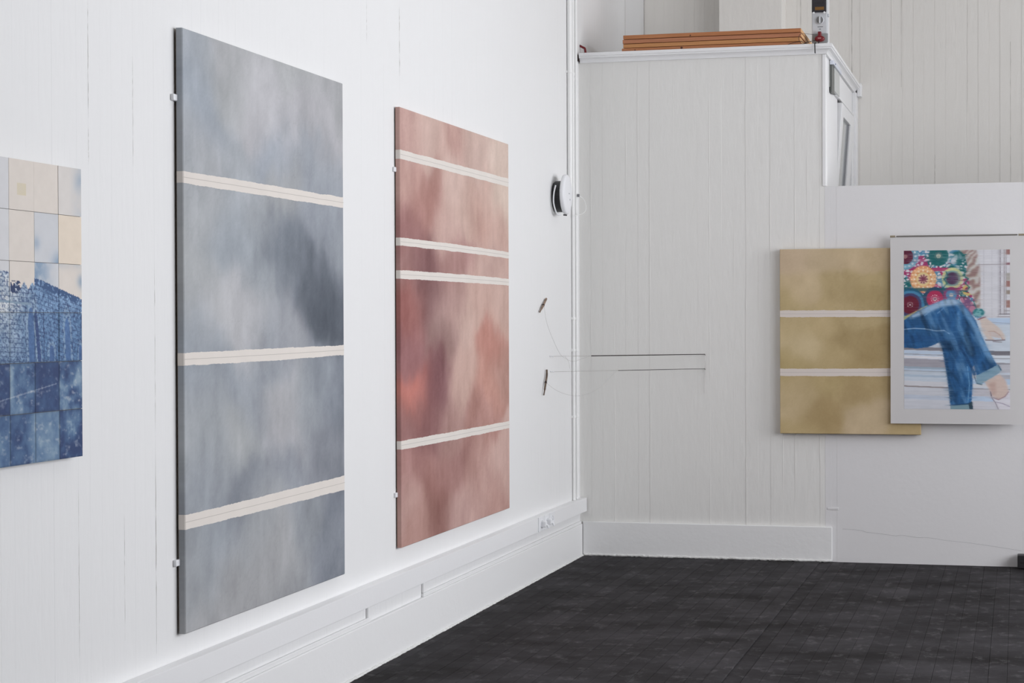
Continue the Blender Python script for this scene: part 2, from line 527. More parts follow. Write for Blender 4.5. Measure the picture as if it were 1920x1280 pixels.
# ------------------------------------------------------------------ baseboards and the bead of dirty sealant
M_BEAD = mat('old_sealant_bead', (226, 226, 224), 0.7, bump=0.9, bscale=60, var=0.08, vscale=30)
bb_l = box('baseboard_left', 0.0006, 0.02, -9.0, -0.021, 0.0, 0.205, M_BASE, bev=0.004)
tag(bb_l, 'tall white painted baseboard along the left wall', kind='structure')
lip = boxes('baseboard_cap', [(0.0006, 0.013, -9.0, -4.205, 0.205, 0.225), (0.0006, 0.013, -3.43, -0.021, 0.205, 0.222)], M_BASE, bb_l, 0.003)
boxes('support_block', [(0.0006, 0.0115, -4.232, -4.2065, 0.2065, 0.284)], M_BASE, bb_l, 0.003)
boxes('support_block', [(0.0006, 0.0115, -3.4285, -3.400, 0.2235, 0.284)], M_BASE, bb_l, 0.003)
def bead(p0, p1, m, parent, n=160, rad=0.008, seed=1):
    rg = random.Random(seed)
    p0, p1 = Vector(p0), Vector(p1)
    path = [p0 + (p1 - p0)*(i/n) + Vector((rg.uniform(-.0015, .0015), rg.uniform(-.0015, .0015), rg.uniform(-.002, .001))) for i in range(n + 1)]
    return tube('sealant_bead', path, [rad*rg.uniform(0.75, 1.2) for _ in path], m, parent, 8)
bead((0.021, -9.0, 0.002), (0.021, -0.022, 0.002), M_BEAD, bb_l, 500)
bb_b = box('baseboard_back', 0.021, 1.606, -0.02, -0.0012, 0.006, 0.219, M_BASE, bev=0.004)
tag(bb_b, 'tall white painted baseboard under the boarded back wall', kind='structure')
bead((0.03, -0.021, 0.008), (1.60, -0.021, 0.008), M_BEAD, bb_b, 120, 0.008, 4)

# ------------------------------------------------------------------ cable trunking along the left wall
trunk = box('trim_1', 0.0006, 0.045, -9.0, -0.012, 0.285, 0.372, M_TRIM, bev=0.003)
tag(trunk, 'white cable trunking running along the left wall below the paintings', kind='structure')
box('trunking_lid', 0.0445, 0.0468, -9.0, -1.318, 0.2855, 0.3715, M_TRIM, trunk, 0.0015)
box('trunking_lid', 0.0445, 0.0468, -0.928, -0.012, 0.2855, 0.3715, M_TRIM, trunk, 0.0015)

# wall sockets let into the trunking
M_SLOT = mat('socket_shadow_grey', (120, 120, 125), 0.6)
def outlet(y0, y1, plug, label):
    t = thing('power_outlet', (0.045, (y0 + y1)/2, 0.285), label, 'outlet', 'outlets in the white trunking')
    box('cover_plate', 0.045, 0.052, y0, y1, 0.287, 0.371, M_PLASTIC, t, 0.002)
    c = (y0 + y1)/2
    lathe('socket_face', [(0.026, 0.0), (0.026, 0.004), (0.022, 0.004), (0.021, 0.0015), (0.0, 0.0015)][:4], 'x', (0.052, c, 0.329), M_PLASTIC, t, 28, False)
    for s in (-1, 1):
        lathe('socket_hole', [(0.003, 0.0), (0.003, 0.0006)], 'x', (0.0545, c + s*0.0095, 0.329), M_SLOT, t, 10, False)
    if plug:
        p = boxes('plug', [(0.053, 0.082, c - 0.018, c + 0.018, 0.31, 0.347)], M_PLASTIC, t, 0.006)
        tube('plug_grip', [(0.075, c, 0.325), (0.09, c, 0.32), (0.094, c, 0.305)], [0.008, 0.0065, 0.004], M_PLASTIC, p, 8)
outlet(-1.316, -1.19, True, 'white outlet with a plug, nearest the pink painting, in the trunking')
outlet(-1.185, -1.06, True, 'middle one of three white outlets in the trunking near the corner')
outlet(-1.055, -0.93, False, 'flush white outlet nearest the corner in the trunking')

# ------------------------------------------------------------------ cornice round the raised box
prof = [(0, 0), (0.052, 0), (0.053, -0.004), (0.053, -0.019), (0.047, -0.022), (0.047, -0.030), (0.040, -0.033), (0.030, -0.037), (0.022, -0.045), (0.018, -0.054), (0.016, -0.060), (0, -0.060)]
cv, cf = [], []
X0c, X1c = 0.012, BX
stations = [lambda o_: (X0c, -o_), lambda o_: (X1c + o_, -o_), lambda o_: (X1c + o_, FAR_Y + 0.02)]
n = len(prof)
for st in stations:
    for o_, z in prof:
        x, y = st(o_)
        cv.append((x, y, BTOP + z))
for s_ in range(2):
    for i in range(n):
        cf.append((s_*n + i, s_*n + (i + 1) % n, (s_ + 1)*n + (i + 1) % n, (s_ + 1)*n + i))
cf.append(tuple(range(n))); cf.append(tuple(range(2*n, 3*n)))
bm = bmesh.new(); bv = [bm.verts.new(p) for p in cv]
for q in cf: bm.faces.new([bv[i] for i in q])
corn = bm_obj('trim_2', bm, M_TRIM)
tag(corn, 'white moulded cornice around the top of the corner box', kind='structure')
boxtop = box('box_top', 0.0, BX, 0.0, FAR_Y, BTOP - 0.02, BTOP - 0.001, M_PLASTER, corn)

# side of the box: corner post, panels, transom, tilted window
wall_side = boxes('wall_side', [(BX - 0.12, BX - 0.02, 0.12, FAR_Y, 0, 2.0), (BX - 0.12, BX, 0.62, FAR_Y, 2.985, BTOP - 0.061),
                               (BX - 0.12, BX, 1.95, FAR_Y, 2.0, 2.985), (BX - 0.12, BX, 0.62, 0.90, 2.0, 2.985)], M_TRIM)
tag(wall_side, 'bright white side wall of the corner box above the half wall', kind='structure')
box('corner_post', BX - 0.1, BX + 0.004, 0.121, 0.62, 0, BTOP - 0.061, M_TRIM, wall_side, 0.003)
box('corner_bead', BX - 0.012, BX + 0.010, -0.006, 0.02, 2.336, BTOP - 0.061, M_TRIM, wall_side, 0.003)
box('transom_panel', BX, BX + 0.008, 0.80, 1.98, 3.0, 3.145, M_TRIM, wall_side, 0.003)
box('transom_rail', BX, BX + 0.02, 0.66, 2.0, 2.972, 2.992, M_TRIM, wall_side, 0.004)
box('end_casing', BX, BX + 0.03, 2.09, FAR_Y - 0.002, 1.6, BTOP - 0.06, M_TRIM, wall_side, 0.004)
box('end_block', BX + 0.03, BX + 0.062, 2.14, FAR_Y - 0.002, BTOP - 0.085, BTOP + 0.012, M_TRIM, wall_side, 0.006)
box('stud', BX, BX + 0.012, 1.98, 2.09, 1.6, 2.99, M_TRIM, wall_side, 0.003)

M_GLASS = mat('grey_reflecting_pane', (176, 180, 181), 0.12, spec=0.7)
win = thing('window_1', (BX - 0.03, 1.38, 1.98), 'narrow tilted window in the side of the corner box', None)
del win['label']
win['kind'] = 'structure'
def tilt_box(name, y0, y1, z0, z1, t0, t1, m, parent, bev=0.003):
    """box in the sash plane: t is distance outward; leans out towards the top"""
    zb, k, off = 2.0, 0.074, -0.062
    bm = bmesh.new()
    add_box(bm, t0, t1, y0, y1, z0, z1, bev)
    for v in bm.verts:
        v.co.x += BX + off + (v.co.z - zb)*k
    return bm_obj(name, bm, m, parent)
for nm, a in (('sash_stile', (0.93, 1.088, 2.0, 2.955)), ('sash_stile', (1.679, 1.93, 2.0, 2.955)), ('sash_rail', (1.088, 1.679, 2.875, 2.955)), ('sash_rail', (1.088, 1.679, 2.0, 2.08))):
    tilt_box(nm, *a, -0.018, 0.022, M_TRIM, win)
tilt_box('pane', 1.085, 1.682, 2.075, 2.88, -0.004, 0.002, M_GLASS, win, 0.0)
tilt_box('glazing_bead', 1.64, 1.679, 2.08, 2.875, 0.0, 0.012, mat('grey_gasket', (150, 151, 155), 0.5), win, 0.002)
# window opening backing (dark inside of the box)
box('reveal', BX - 0.125, BX - 0.12, 0.88, 1.97, 1.98, 3.0, M_PLASTER, wall_side)

# small emergency lamp housing on the side of the box
el = thing('wall_lamp', (BX + 0.004, 0.5, 2.95), 'small grey lamp housing below the cornice on the side wall', 'lamp')
box('back_plate', BX + 0.004, BX + 0.010, 0.27, 0.79, 2.985, 3.145, mat('grey_back_plate', (150, 152, 150), 0.5), el, 0.001)
box('dark_base', BX + 0.010, BX + 0.022, 0.28, 0.44, 2.95, 3.14, mat('dark_green_grey', (92, 95, 92), 0.4), el, 0.002)
box('cover', BX + 0.010, BX + 0.026, 0.44, 0.78, 2.975, 3.125, mat('pale_grey_cover', (196, 198, 196), 0.4), el, 0.003)
box('top_bracket', BX + 0.008, BX + 0.036, 0.27, 0.82, 3.125, 3.152, mat('pale_blue_bracket', (212, 216, 226), 0.4), el, 0.004)
lathe('indicator', [(0.005, 0), (0.005, 0.002), (0.003, 0.003)], 'x', (BX + 0.036, 0.36, 3.137), mat('blue_dot', (60, 75, 130), 0.4), el, 10, False)

# ------------------------------------------------------------------ pipes in the corner
def pipe(name, x, y, rad, z0, z1, label, clamps):
    t = thing(name, (x, y, z0), label, 'pipe', 'white pipes in the corner')
    tube('pipe_run', [(x, y, z0), (x, y, z1)], rad, M_PIPE, t, 16)
    for cz in clamps:
        lathe('clamp', [(rad + 0.0004, -0.009), (rad + 0.0018, -0.008), (rad + 0.0018, 0.008), (rad + 0.0004, 0.009)], 'z', (x, y, cz), M_PIPE, t, 20, False)
        box('clamp_foot', 0.0006, 0.004, y - rad - 0.008, y + rad + 0.004, cz - 0.008, cz + 0.008, M_PIPE, t, 0.001)
    return t
pipe('conduit', 0.0165, -0.335, 0.0155, 2.30, CEIL - 0.002, 'thick white pipe ending behind the round device', [3.06, 4.2])
pipe('conduit', 0.0115, -0.225, 0.0105, 0.373, CEIL - 0.002, 'thin white pipe between the thick pipe and the corner', [0.9, 1.32, 1.52, 3.06])
pipe('conduit', 0.0105, -0.13, 0.0095, 0.373, CEIL - 0.002, 'thin white pipe closest to the corner', [0.9, 1.32, 1.52, 3.04])

# ------------------------------------------------------------------ round white wireless device with its cables
ap = thing('access_point', (0.0006, -0.68, 2.268), 'round white wireless device on a black bracket beside the corner pipes', 'device')
APY, APZ = -0.68, 2.272
lathe('black_bracket', [(0.085, 0.0), (0.095, 0.012), (0.095, 0.052), (0.088, 0.055)], 'x', (0.0006, APY, APZ - 0.012), M_DARK, ap, 36, False)
sh = lathe('shell', [(0.108, 0.0), (0.119, 0.004), (0.122, 0.012), (0.121, 0.022), (0.114, 0.028), (0.095, 0.031), (0.05, 0.033), (0.002, 0.0335)], 'x', (0.056, APY, APZ), M_PLASTIC, ap, 56)
lathe('status_light', [(0.006, 0), (0.006, 0.001)], 'x', (0.0884, APY + 0.03, APZ - 0.03), M_SLOT, sh, 12, False)
box('logo_mark', 0.0886, 0.0896, APY - 0.008, APY + 0.025, APZ + 0.002, APZ + 0.008, mat('grey_mark', (178, 180, 186), 0.5), sh)
tube('latch', [(0.06, APY - 0.02, APZ - 0.125), (0.075, APY + 0.0, APZ - 0.126)], 0.004, M_DARK, ap, 8)
tube('cable_loop', sweep_catmull([(0.03, APY - 0.098, APZ + 0.05), (0.022, APY - 0.112, APZ), (0.02, APY - 0.11, APZ - 0.06), (0.03, APY - 0.07, APZ - 0.118), (0.045, APY - 0.03, APZ - 0.125)]), 0.0045, M_PLASTIC, ap, 8)
lc = thing('loop_cable', (0.0215, -0.13, 2.29), 'thin white cable looping out from the corner pipes beside the round device', 'cable')
tube('thin_cable', sweep_catmull([(0.028, -0.13, 2.30), (0.05, -0.10, 2.28), (0.066, -0.10, 2.24), (0.066, -0.12, 2.20), (0.05, -0.20, 2.175), (0.038, -0.30, 2.165)]), 0.0018, M_PIPE, lc, 6)
box('cable_plug', 0.0204, 0.031, -0.143, -0.117, 2.292, 2.31, M_SLOT, lc, 0.002)

# ------------------------------------------------------------------ red valve handle at the end of the cornice
M_RED = mat('dark_red_plastic', (118, 22, 30), 0.4)
rv = thing('valve_handle', (0.03, 0.03, BTOP), 'small dark red bent handle beside the pipes above the cornice', 'handle')
tube('stem', [(0.04, 0.03, BTOP - 0.001), (0.036, 0.03, BTOP + 0.03)], 0.0072, M_RED, rv, 10)
tube('lever', sweep_catmull([(0.036, 0.03, BTOP + 0.03), (0.032, 0.03, BTOP + 0.041), (0.02, 0.03, BTOP + 0.047), (0.004, 0.03, BTOP + 0.056)], 5), [0.0074]*15 + [0.0078], M_RED, rv, 10)
tube('dark_tip', [(0.008, 0.03, BTOP + 0.048), (0.001, 0.03, BTOP + 0.064)], 0.003, M_DARK, rv, 8)
dk = box('cornice_gap_shade', 0.0012, 0.0115, -0.04, -0.004, BTOP - 0.05, BTOP - 0.008, mat('gap_shade_dark', (46, 30, 28), 0.8))  # dark colour stands in for the shade in the gap at the cornice end
tag(dk, 'tiny dark block standing in for the shaded gap between the cornice end and the pipes', 'block')

# ------------------------------------------------------------------ paintings
def rbf_field(yy, zz, pts, sig):
    """pts: list of (y,z,(r,g,b)); normalised gaussian blend"""
    num = np.zeros(yy.shape + (3,)); den = np.zeros(yy.shape) + 1e-9
    for (py, pz, c) in pts:
        w = np.exp(-(((yy - py)/sig[0])**2 + ((zz - pz)/sig[1])**2)) + 1e-7/(((yy - py)**2 + (zz - pz)**2) + 0.01)
        num += w[..., None]*np.array(c, float); den += w
    return num/den[..., None]

def canvas_mesh(W, H, T, color_fn, du, rd=0.003):
    """local canvas: u along width 0..W, v along height 0..H, depth 0 (front) to -T; returns verts(u,v,depth), faces, colours"""
    nu, nv = max(4, int(W/du[0])), max(4, int(H/du[1]))
    us = [(0.0, -T), (0.0, -rd)] + [(x, 0.0) for x in np.linspace(rd, W - rd, nu)] + [(W, -rd), (W, -T)]
    vs_ = [(0.0, -T), (0.0, -rd)] + [(x, 0.0) for x in np.linspace(rd, H - rd, nv)] + [(H, -rd), (H, -T)]
    U = np.array([a for a, _ in us]); UD = np.array([b for _, b in us])
    V = np.array([a for a, _ in vs_]); VD = np.array([b for _, b in vs_])
    uu, vv = np.meshgrid(U, V, indexing='ij')
    dd = np.minimum(UD[:, None], VD[None, :])
    n_u, n_v = len(U), len(V)
    idx = np.arange(n_u*n_v).reshape(n_u, n_v)
    q = np.stack([idx[:-1, :-1], idx[1:, :-1], idx[1:, 1:], idx[:-1, 1:]], -1)
    mask = np.ones(q.shape[:2], bool)
    for a in (0, -1):
        for b in (0, -1):
            mask[a, b] = False
    faces = q[mask]
    return uu.ravel(), vv.ravel(), dd.ravel(), faces, color_fn(uu, vv).reshape(-1, 3)

def grid_obj(name, verts, faces, cols, m, parent):
    me = bpy.data.meshes.new(name)
    me.from_pydata(verts.tolist(), [], faces.tolist())
    me.update()
    set_colors(me, cols)
    o = link(name, me, m, parent)
    return o

M_CANVAS = mat_vcol('painted_canvas', 0.85, 0.25, 700)
M_RAW = mat('raw_primed_canvas', (225, 218, 211), 0.85, bump=0.2, bscale=700, dist=0.001, var=0.02, vscale=9)
M_SEAM = mat('stitched_seam', (190, 184, 178), 0.9)
M_STRETCH = mat('stretcher_wood', (120, 100, 80), 0.7)

def band_strip(parent, place, W, T, tops, bots, seed, m=None, wrap=(True, True), name='bare_canvas_band'):
    """a bare strip across the canvas with slightly ragged edges; tops/bots are heights at left, middle, right"""
    rg = np.random.RandomState(seed)
    n_ = 150
    us = np.linspace(0, W, n_)
    q = us/W
    def curve(t):
        t = (t[0], t[1]*0.35 + (t[0] + t[2])*0.325, t[2])
        return t[0]*(1 - q)*(1 - 2*q) + t[1]*4*q*(1 - q) + t[2]*q*(2*q - 1)
    jag = lambda: np.convolve(rg.randn(n_ + 8), np.ones(9)/9, 'valid')*0.0022 + rg.randn(n_)*0.0005
    tp, bt = curve(tops) + jag(), curve(bots) + jag()
    e = 0.0007
    pts = [(-e, -T, tp[0], bt[0])] if wrap[0] else []
    pts += [(-e, -0.0024, tp[0], bt[0]), (0.0025, e, tp[1], bt[1])]
    pts += [(us[i], e, tp[i], bt[i]) for i in range(1, n_ - 1)]
    pts += [(W - 0.0025, e, tp[-2], bt[-2]), (W + e, -0.0024, tp[-1], bt[-1])]
    if wrap[1]: pts += [(W + e, -T, tp[-1], bt[-1])]
    v, f = [], []
    for (uu, dd, a, b) in pts:
        v.append(place(uu, b, dd)); v.append(place(uu, a, dd))
    for i in range(len(pts) - 1):
        f.append((2*i, 2*i + 2, 2*i + 3, 2*i + 1))
    o = from_lists(name, v, f, m or M_RAW, parent)
    sv, sf = [], []
    mid = (tp + bt)/2
    k = 0
    for i in range(0, n_):
        zc = mid[i]*0.3 + curve([(a + b)/2 for a, b in zip(tops, bots)])[i]*0.7
        sv.append(place(us[i], zc - 0.0009, e + 0.0004)); sv.append(place(us[i], zc + 0.0009, e + 0.0004))
        if i: sf.append((2*k - 2, 2*k, 2*k + 1, 2*k - 1))
        k += 1
    from_lists('seam', sv, sf, M_SEAM, o)
    return o

def pt_left(lst, conv):
    return [(conv(px, py)[0], conv(px, py)[1], c) for px, py, c in lst]

# the left wall canvases: u runs along +y
GAIN = 1.12
BLUE_C = [(0.075,1.948,(158,164,173)), (0.492,2.022,(172,172,173)), (1.075,1.978,(165,166,167)), (0.640,1.829,(181,179,176)), (0.251,1.713,(148,156,168)), (0.117,1.809,(150,159,172)), (1.435,1.956,(162,162,164)), (1.309,1.772,(171,169,167)), (0.848,1.650,(147,155,168)), (1.306,1.581,(150,156,166)), (0.204,1.617,(173,173,173)), (0.070,1.570,(160,166,174)), (0.438,1.599,(160,165,172)), (0.959,1.761,(172,170,168)), (0.393,1.877,(168,170,172)), (0.112,1.447,(162,165,169)), (0.534,1.472,(156,161,168)), (0.900,1.493,(165,166,168)), (1.305,1.475,(142,148,160)), (0.434,1.333,(150,158,168)), (0.109,1.194,(166,169,172)), (0.383,1.106,(178,177,175)), (0.629,1.049,(172,171,170)), (0.242,1.049,(174,174,173)), (0.844,1.350,(122,130,143)), (1.065,1.214,(120,128,140)), (1.300,1.134,(86,93,106)), (1.436,1.049,(88,95,108)), (1.181,1.154,(98,105,118)), (1.555,1.356,(140,146,156)), (0.732,0.970,(138,145,156)), (0.949,1.009,(150,152,160)), (0.106,0.977,(152,160,171)), (1.363,1.242,(100,107,120)), (0.683,1.226,(150,156,164)), (0.239,0.828,(138,145,156)), (0.103,0.724,(158,163,170)), (0.574,0.740,(148,154,164)), (0.890,0.726,(171,170,169)), (0.944,0.622,(170,168,166)), (1.296,0.837,(135,142,153)), (1.514,0.743,(126,133,146)), (1.292,0.560,(130,134,145)), (0.424,0.614,(167,169,170)), (0.235,0.533,(150,156,166)), (0.942,0.480,(140,145,156)), (0.471,0.420,(128,134,146)), (0.145,0.613,(160,165,170)), (1.116,0.717,(150,156,164)), (1.479,0.484,(135,139,150)), (1.489,0.330,(114,120,134)), (1.169,0.296,(140,145,153)), (0.619,0.309,(155,158,163)), (0.232,0.293,(148,155,165)), (0.828,0.188,(164,164,166)), (0.418,0.140,(158,158,160)), (0.094,0.055,(160,160,161)), (1.474,0.136,(128,134,146)), (1.316,0.068,(122,128,141)), (1.049,0.059,(150,152,157)), (0.074,0.220,(150,154,160)), (0.515,0.013,(158,158,160))]
PINK_C = [(0.157,1.936,(185,150,145)), (0.406,1.936,(192,165,158)), (0.851,1.926,(182,147,141)), (1.341,1.942,(190,164,157)), (1.658,1.885,(202,181,172)), (0.154,1.716,(182,146,140)), (0.402,1.634,(160,117,112)), (0.848,1.715,(193,166,159)), (1.336,1.583,(182,146,138)), (1.765,1.663,(202,182,172)), (0.071,1.467,(146,104,104)), (0.753,1.500,(186,155,149)), (1.652,1.486,(188,156,148)), (1.037,1.594,(192,164,156)), (1.441,1.700,(190,160,152)), (0.313,1.304,(124,87,90)), (0.843,1.320,(165,127,125)), (1.542,1.312,(182,152,146)), (0.068,1.297,(150,112,110)), (0.106,1.128,(150,97,95)), (0.480,1.132,(126,92,94)), (1.029,1.030,(200,171,163)), (0.063,0.909,(148,103,106)), (0.654,0.927,(148,118,116)), (1.025,0.762,(190,158,150)), (1.535,0.889,(180,128,119)), (1.479,0.666,(186,138,128)), (0.221,0.685,(192,118,109)), (0.518,0.724,(120,80,86)), (0.138,0.565,(138,98,98)), (0.832,0.556,(165,130,126)), (1.752,0.743,(170,132,124)), (0.746,1.056,(170,138,134)), (1.757,1.088,(190,160,152)), (0.840,1.136,(172,140,136)), (0.387,0.578,(136,96,98)), (1.320,0.505,(168,126,120)), (1.329,1.141,(190,158,150)), (0.216,0.364,(160,118,116)), (0.645,0.307,(165,125,122)), (0.485,0.230,(142,99,95)), (1.019,0.360,(150,110,108)), (1.315,0.146,(186,151,146)), (1.800,0.250,(192,160,154)), (0.133,0.198,(182,147,142)), (0.535,0.072,(136,96,92)), (0.919,0.074,(180,146,142)), (1.632,0.091,(176,138,132)), (0.212,0.043,(172,134,128)), (1.215,0.292,(172,134,128))]
OCHRE_C = [(0.059,1.073,(176,160,130)), (0.453,1.101,(166,151,114)), (0.125,0.873,(174,159,120)), (0.355,0.904,(146,132,86)), (0.583,0.869,(150,136,88)), (0.257,1.037,(172,158,124)), (0.025,0.790,(160,146,98)), (0.058,0.641,(168,154,108)), (0.124,0.508,(180,167,124)), (0.420,0.574,(138,123,76)), (0.256,0.673,(160,145,98)), (0.614,0.508,(140,124,76)), (0.321,0.475,(155,140,92)), (0.452,0.705,(160,146,100)), (0.058,0.424,(150,136,84)), (0.074,0.175,(175,160,118)), (0.090,0.242,(166,151,106)), (0.222,0.126,(146,128,80)), (0.451,0.244,(148,131,84)), (0.516,0.112,(174,159,122)), (0.321,0.309,(155,140,90)), (0.775,0.049,(158,142,95)), (0.057,0.042,(158,142,92)), (0.582,0.310,(150,134,86))]

OCHRE_C = [(a, b, tuple(m_ + (v - k_)*0.66 for v, m_, k_ in zip(c, (153, 136, 103), (158, 143, 97)))) for a, b, c in OCHRE_C]

BLUE_C = [(a, b, (c[0] - 1, c[1], max(c[2], c[0] + 3))) for a, b, c in BLUE_C]

PINK_C = [(a, b, (c[0], c[1], c[2] - 3)) for a, b, c in PINK_C]

def painting(name, W, H, T, pts, bands, place, seed, gain, sig, label, cat, base, du, warp, streak, vst, sat, band_mat=None, gap=0.006):
    """place(u, v, depth) -> world"""
    t = thing(name, base, label, cat)
    def colour(uu, vv):
        wu = (fbm(uu*3.0, vv*2.2, seed) - 0.5)*warp
        wv = (fbm(uu*3.0 + 40, vv*2.2 + 9, seed + 20) - 0.5)*warp*1.4
        c = rbf_field(uu + wu, vv + wv, pts, sig)
        lum = c.mean(-1, keepdims=True)
        c = lum + (c - lum)*sat
        st = (fbm(uu*30 + 4*wv, vv*3.2 + 3*wu, seed + 40) - 0.5)*vst           # vertical drips
        cl = (fbm(uu*4.2 + 2 + 2*wu, vv*4.6, seed + 60, 7) - 0.5)*streak*1.6       # blotches
        cl = cl + (fbm(uu*11 + 6*wv, vv*8.5 + 5*wu, seed + 66, 6) - 0.5)*streak*1.5
        gr = (fbm(uu*160, vv*160, seed + 80, 2) - 0.5)*streak*0.45
        edge = np.abs(((fbm(uu*4.0 + 7, vv*3.2, seed + 90, 4)*7) % 1.0) - 0.5)   # tide lines of dried wash
        tl = -np.exp(-(edge/0.05)**2)*streak*0.30*np.clip(fbm(uu*2, vv*2, seed + 95, 2)*3 - 1.2, 0, 1)
        c = c + (st + cl + gr + tl)[..., None]
        return lin_np(c)*gain
    u_, v_, d_, fc, cols = canvas_mesh(W, H, T, colour, du)
    P = place(0, 0, 0)
    P = np.array([place(a, b, e) for a, b, e in zip(u_, v_, d_)])
    grid_obj('canvas', P, fc, cols, M_CANVAS, t)
    # stretcher bars behind the canvas
    def bar(u0, u1, v0, v1):
        a = np.array(place(u0, v0, -0.004)); b = np.array(place(u1, v1, -T - gap + 0.0015))
        lo, hi = np.minimum(a, b), np.maximum(a, b)
        return (lo[0], hi[0], lo[1], hi[1], lo[2], hi[2])
    i_ = 0.006
    for b in ((i_, 0.05, i_, H - i_), (W - 0.05, W - i_, i_, H - i_), (0.052, W - 0.052, i_, 0.05), (0.052, W - 0.052, H - 0.05, H - i_), (0.052, W - 0.052, H/2 - 0.022, H/2 + 0.022)):
        box('stretcher_bar', *bar(*b), M_STRETCH, t)
    for k, (tops, bots) in enumerate(bands):
        band_strip(t, place, W, T, tops, bots, seed + k, band_mat)
    return t

AX, AY0, AZ0 = 0.033, -6.1696, 0.4609
AW, AH = 1.5817, 2.024
pa = painting('painting', AW, AH, 0.024, BLUE_C,
    [([z - AZ0 for z in (2.007, 2.014, 2.015)], [z - AZ0 for z in (1.967, 1.968, 1.973)]),
     ([z - AZ0 for z in (1.400, 1.406, 1.407)], [z - AZ0 for z in (1.358, 1.354, 1.367)]),
     ([z - AZ0 for z in (0.859, 0.859, 0.870)], [z - AZ0 for z in (0.810, 0.808, 0.810)])],
    lambda a, b, e: (AX + e, AY0 + a, AZ0 + b), 5, GAIN*0.99, (0.15, 0.10),
    'large blue-grey cloudy canvas with three cream horizontal bands', 'painting', (0.009, AY0 + AW/2, AZ0), (0.009, 0.0065), 0.24, 16, 9, 0.68)
BX_, BY0, BZ0 = 0.028, -3.8086, 0.48
BW, BH = 1.9198, 1.9921
pb = painting('painting', BW, BH, 0.022, PINK_C,
    [([z - BZ0 for z in (2.279, 2.284, 2.284)], [z - BZ0 for z in (2.238, 2.238, 2.239)]),
     ([z - BZ0 for z in (1.882, 1.892, 1.881)], [z - BZ0 for z in (1.846, 1.855, 1.846)]),
     ([z - BZ0 for z in (1.736, 1.745, 1.736)], [z - BZ0 for z in (1.696, 1.703, 1.699)]),
     ([z - BZ0 for z in (0.964, 0.960, 0.957)], [z - BZ0 for z in (0.924, 0.916, 0.919)])],
    lambda a, b, e: (BX_ + e, BY0 + a, BZ0 + b), 150, GAIN*1.01, (0.19, 0.10),
    'large dusty pink canvas with four cream horizontal bands', 'painting', (0.006, BY0 + BW/2, BZ0), (0.014, 0.0075), 0.22, 14, 12, 0.96)
OX0, OY, OZ0 = 1.2893, -0.050, 0.7989
OW, OH = 0.8597, 1.1466
M_RAW2 = mat('raw_pinkish_canvas', (222, 212, 205), 0.85, bump=0.2, bscale=700, dist=0.001)
po = painting('painting', OW, OH, 0.040, OCHRE_C,
    [([z - OZ0 for z in (1.565, 1.563, 1.562)], [z - OZ0 for z in (1.523, 1.522, 1.522)]),
     ([z - OZ0 for z in (1.202, 1.204, 1.207)], [z - OZ0 for z in (1.157, 1.157, 1.158)])],
    lambda a, b, e: (OX0 + a, OY - e, OZ0 + b), 300, 1.60, (0.09, 0.065),
    'ochre canvas with two pale bands on the half wall, partly behind the print', 'painting', (OX0 + OW/2, -0.010, OZ0), (0.006, 0.005), 0.12, 11, 2, 1.0, M_RAW2, 0.010)

# small white clips that hold the big canvases off the wall
for (root, y, zz, xx) in ((pa, AY0, 2.252, 0.009), (pa, AY0, 0.70, 0.009), (pb, BY0, 2.19, 0.006), (pb, BY0, 0.72, 0.006)):
    boxes('wall_clip', [(0.0006, xx + 0.004, y - 0.028, y + 0.03, zz - 0.011, zz + 0.011)], M_PLASTIC, root, 0.003)

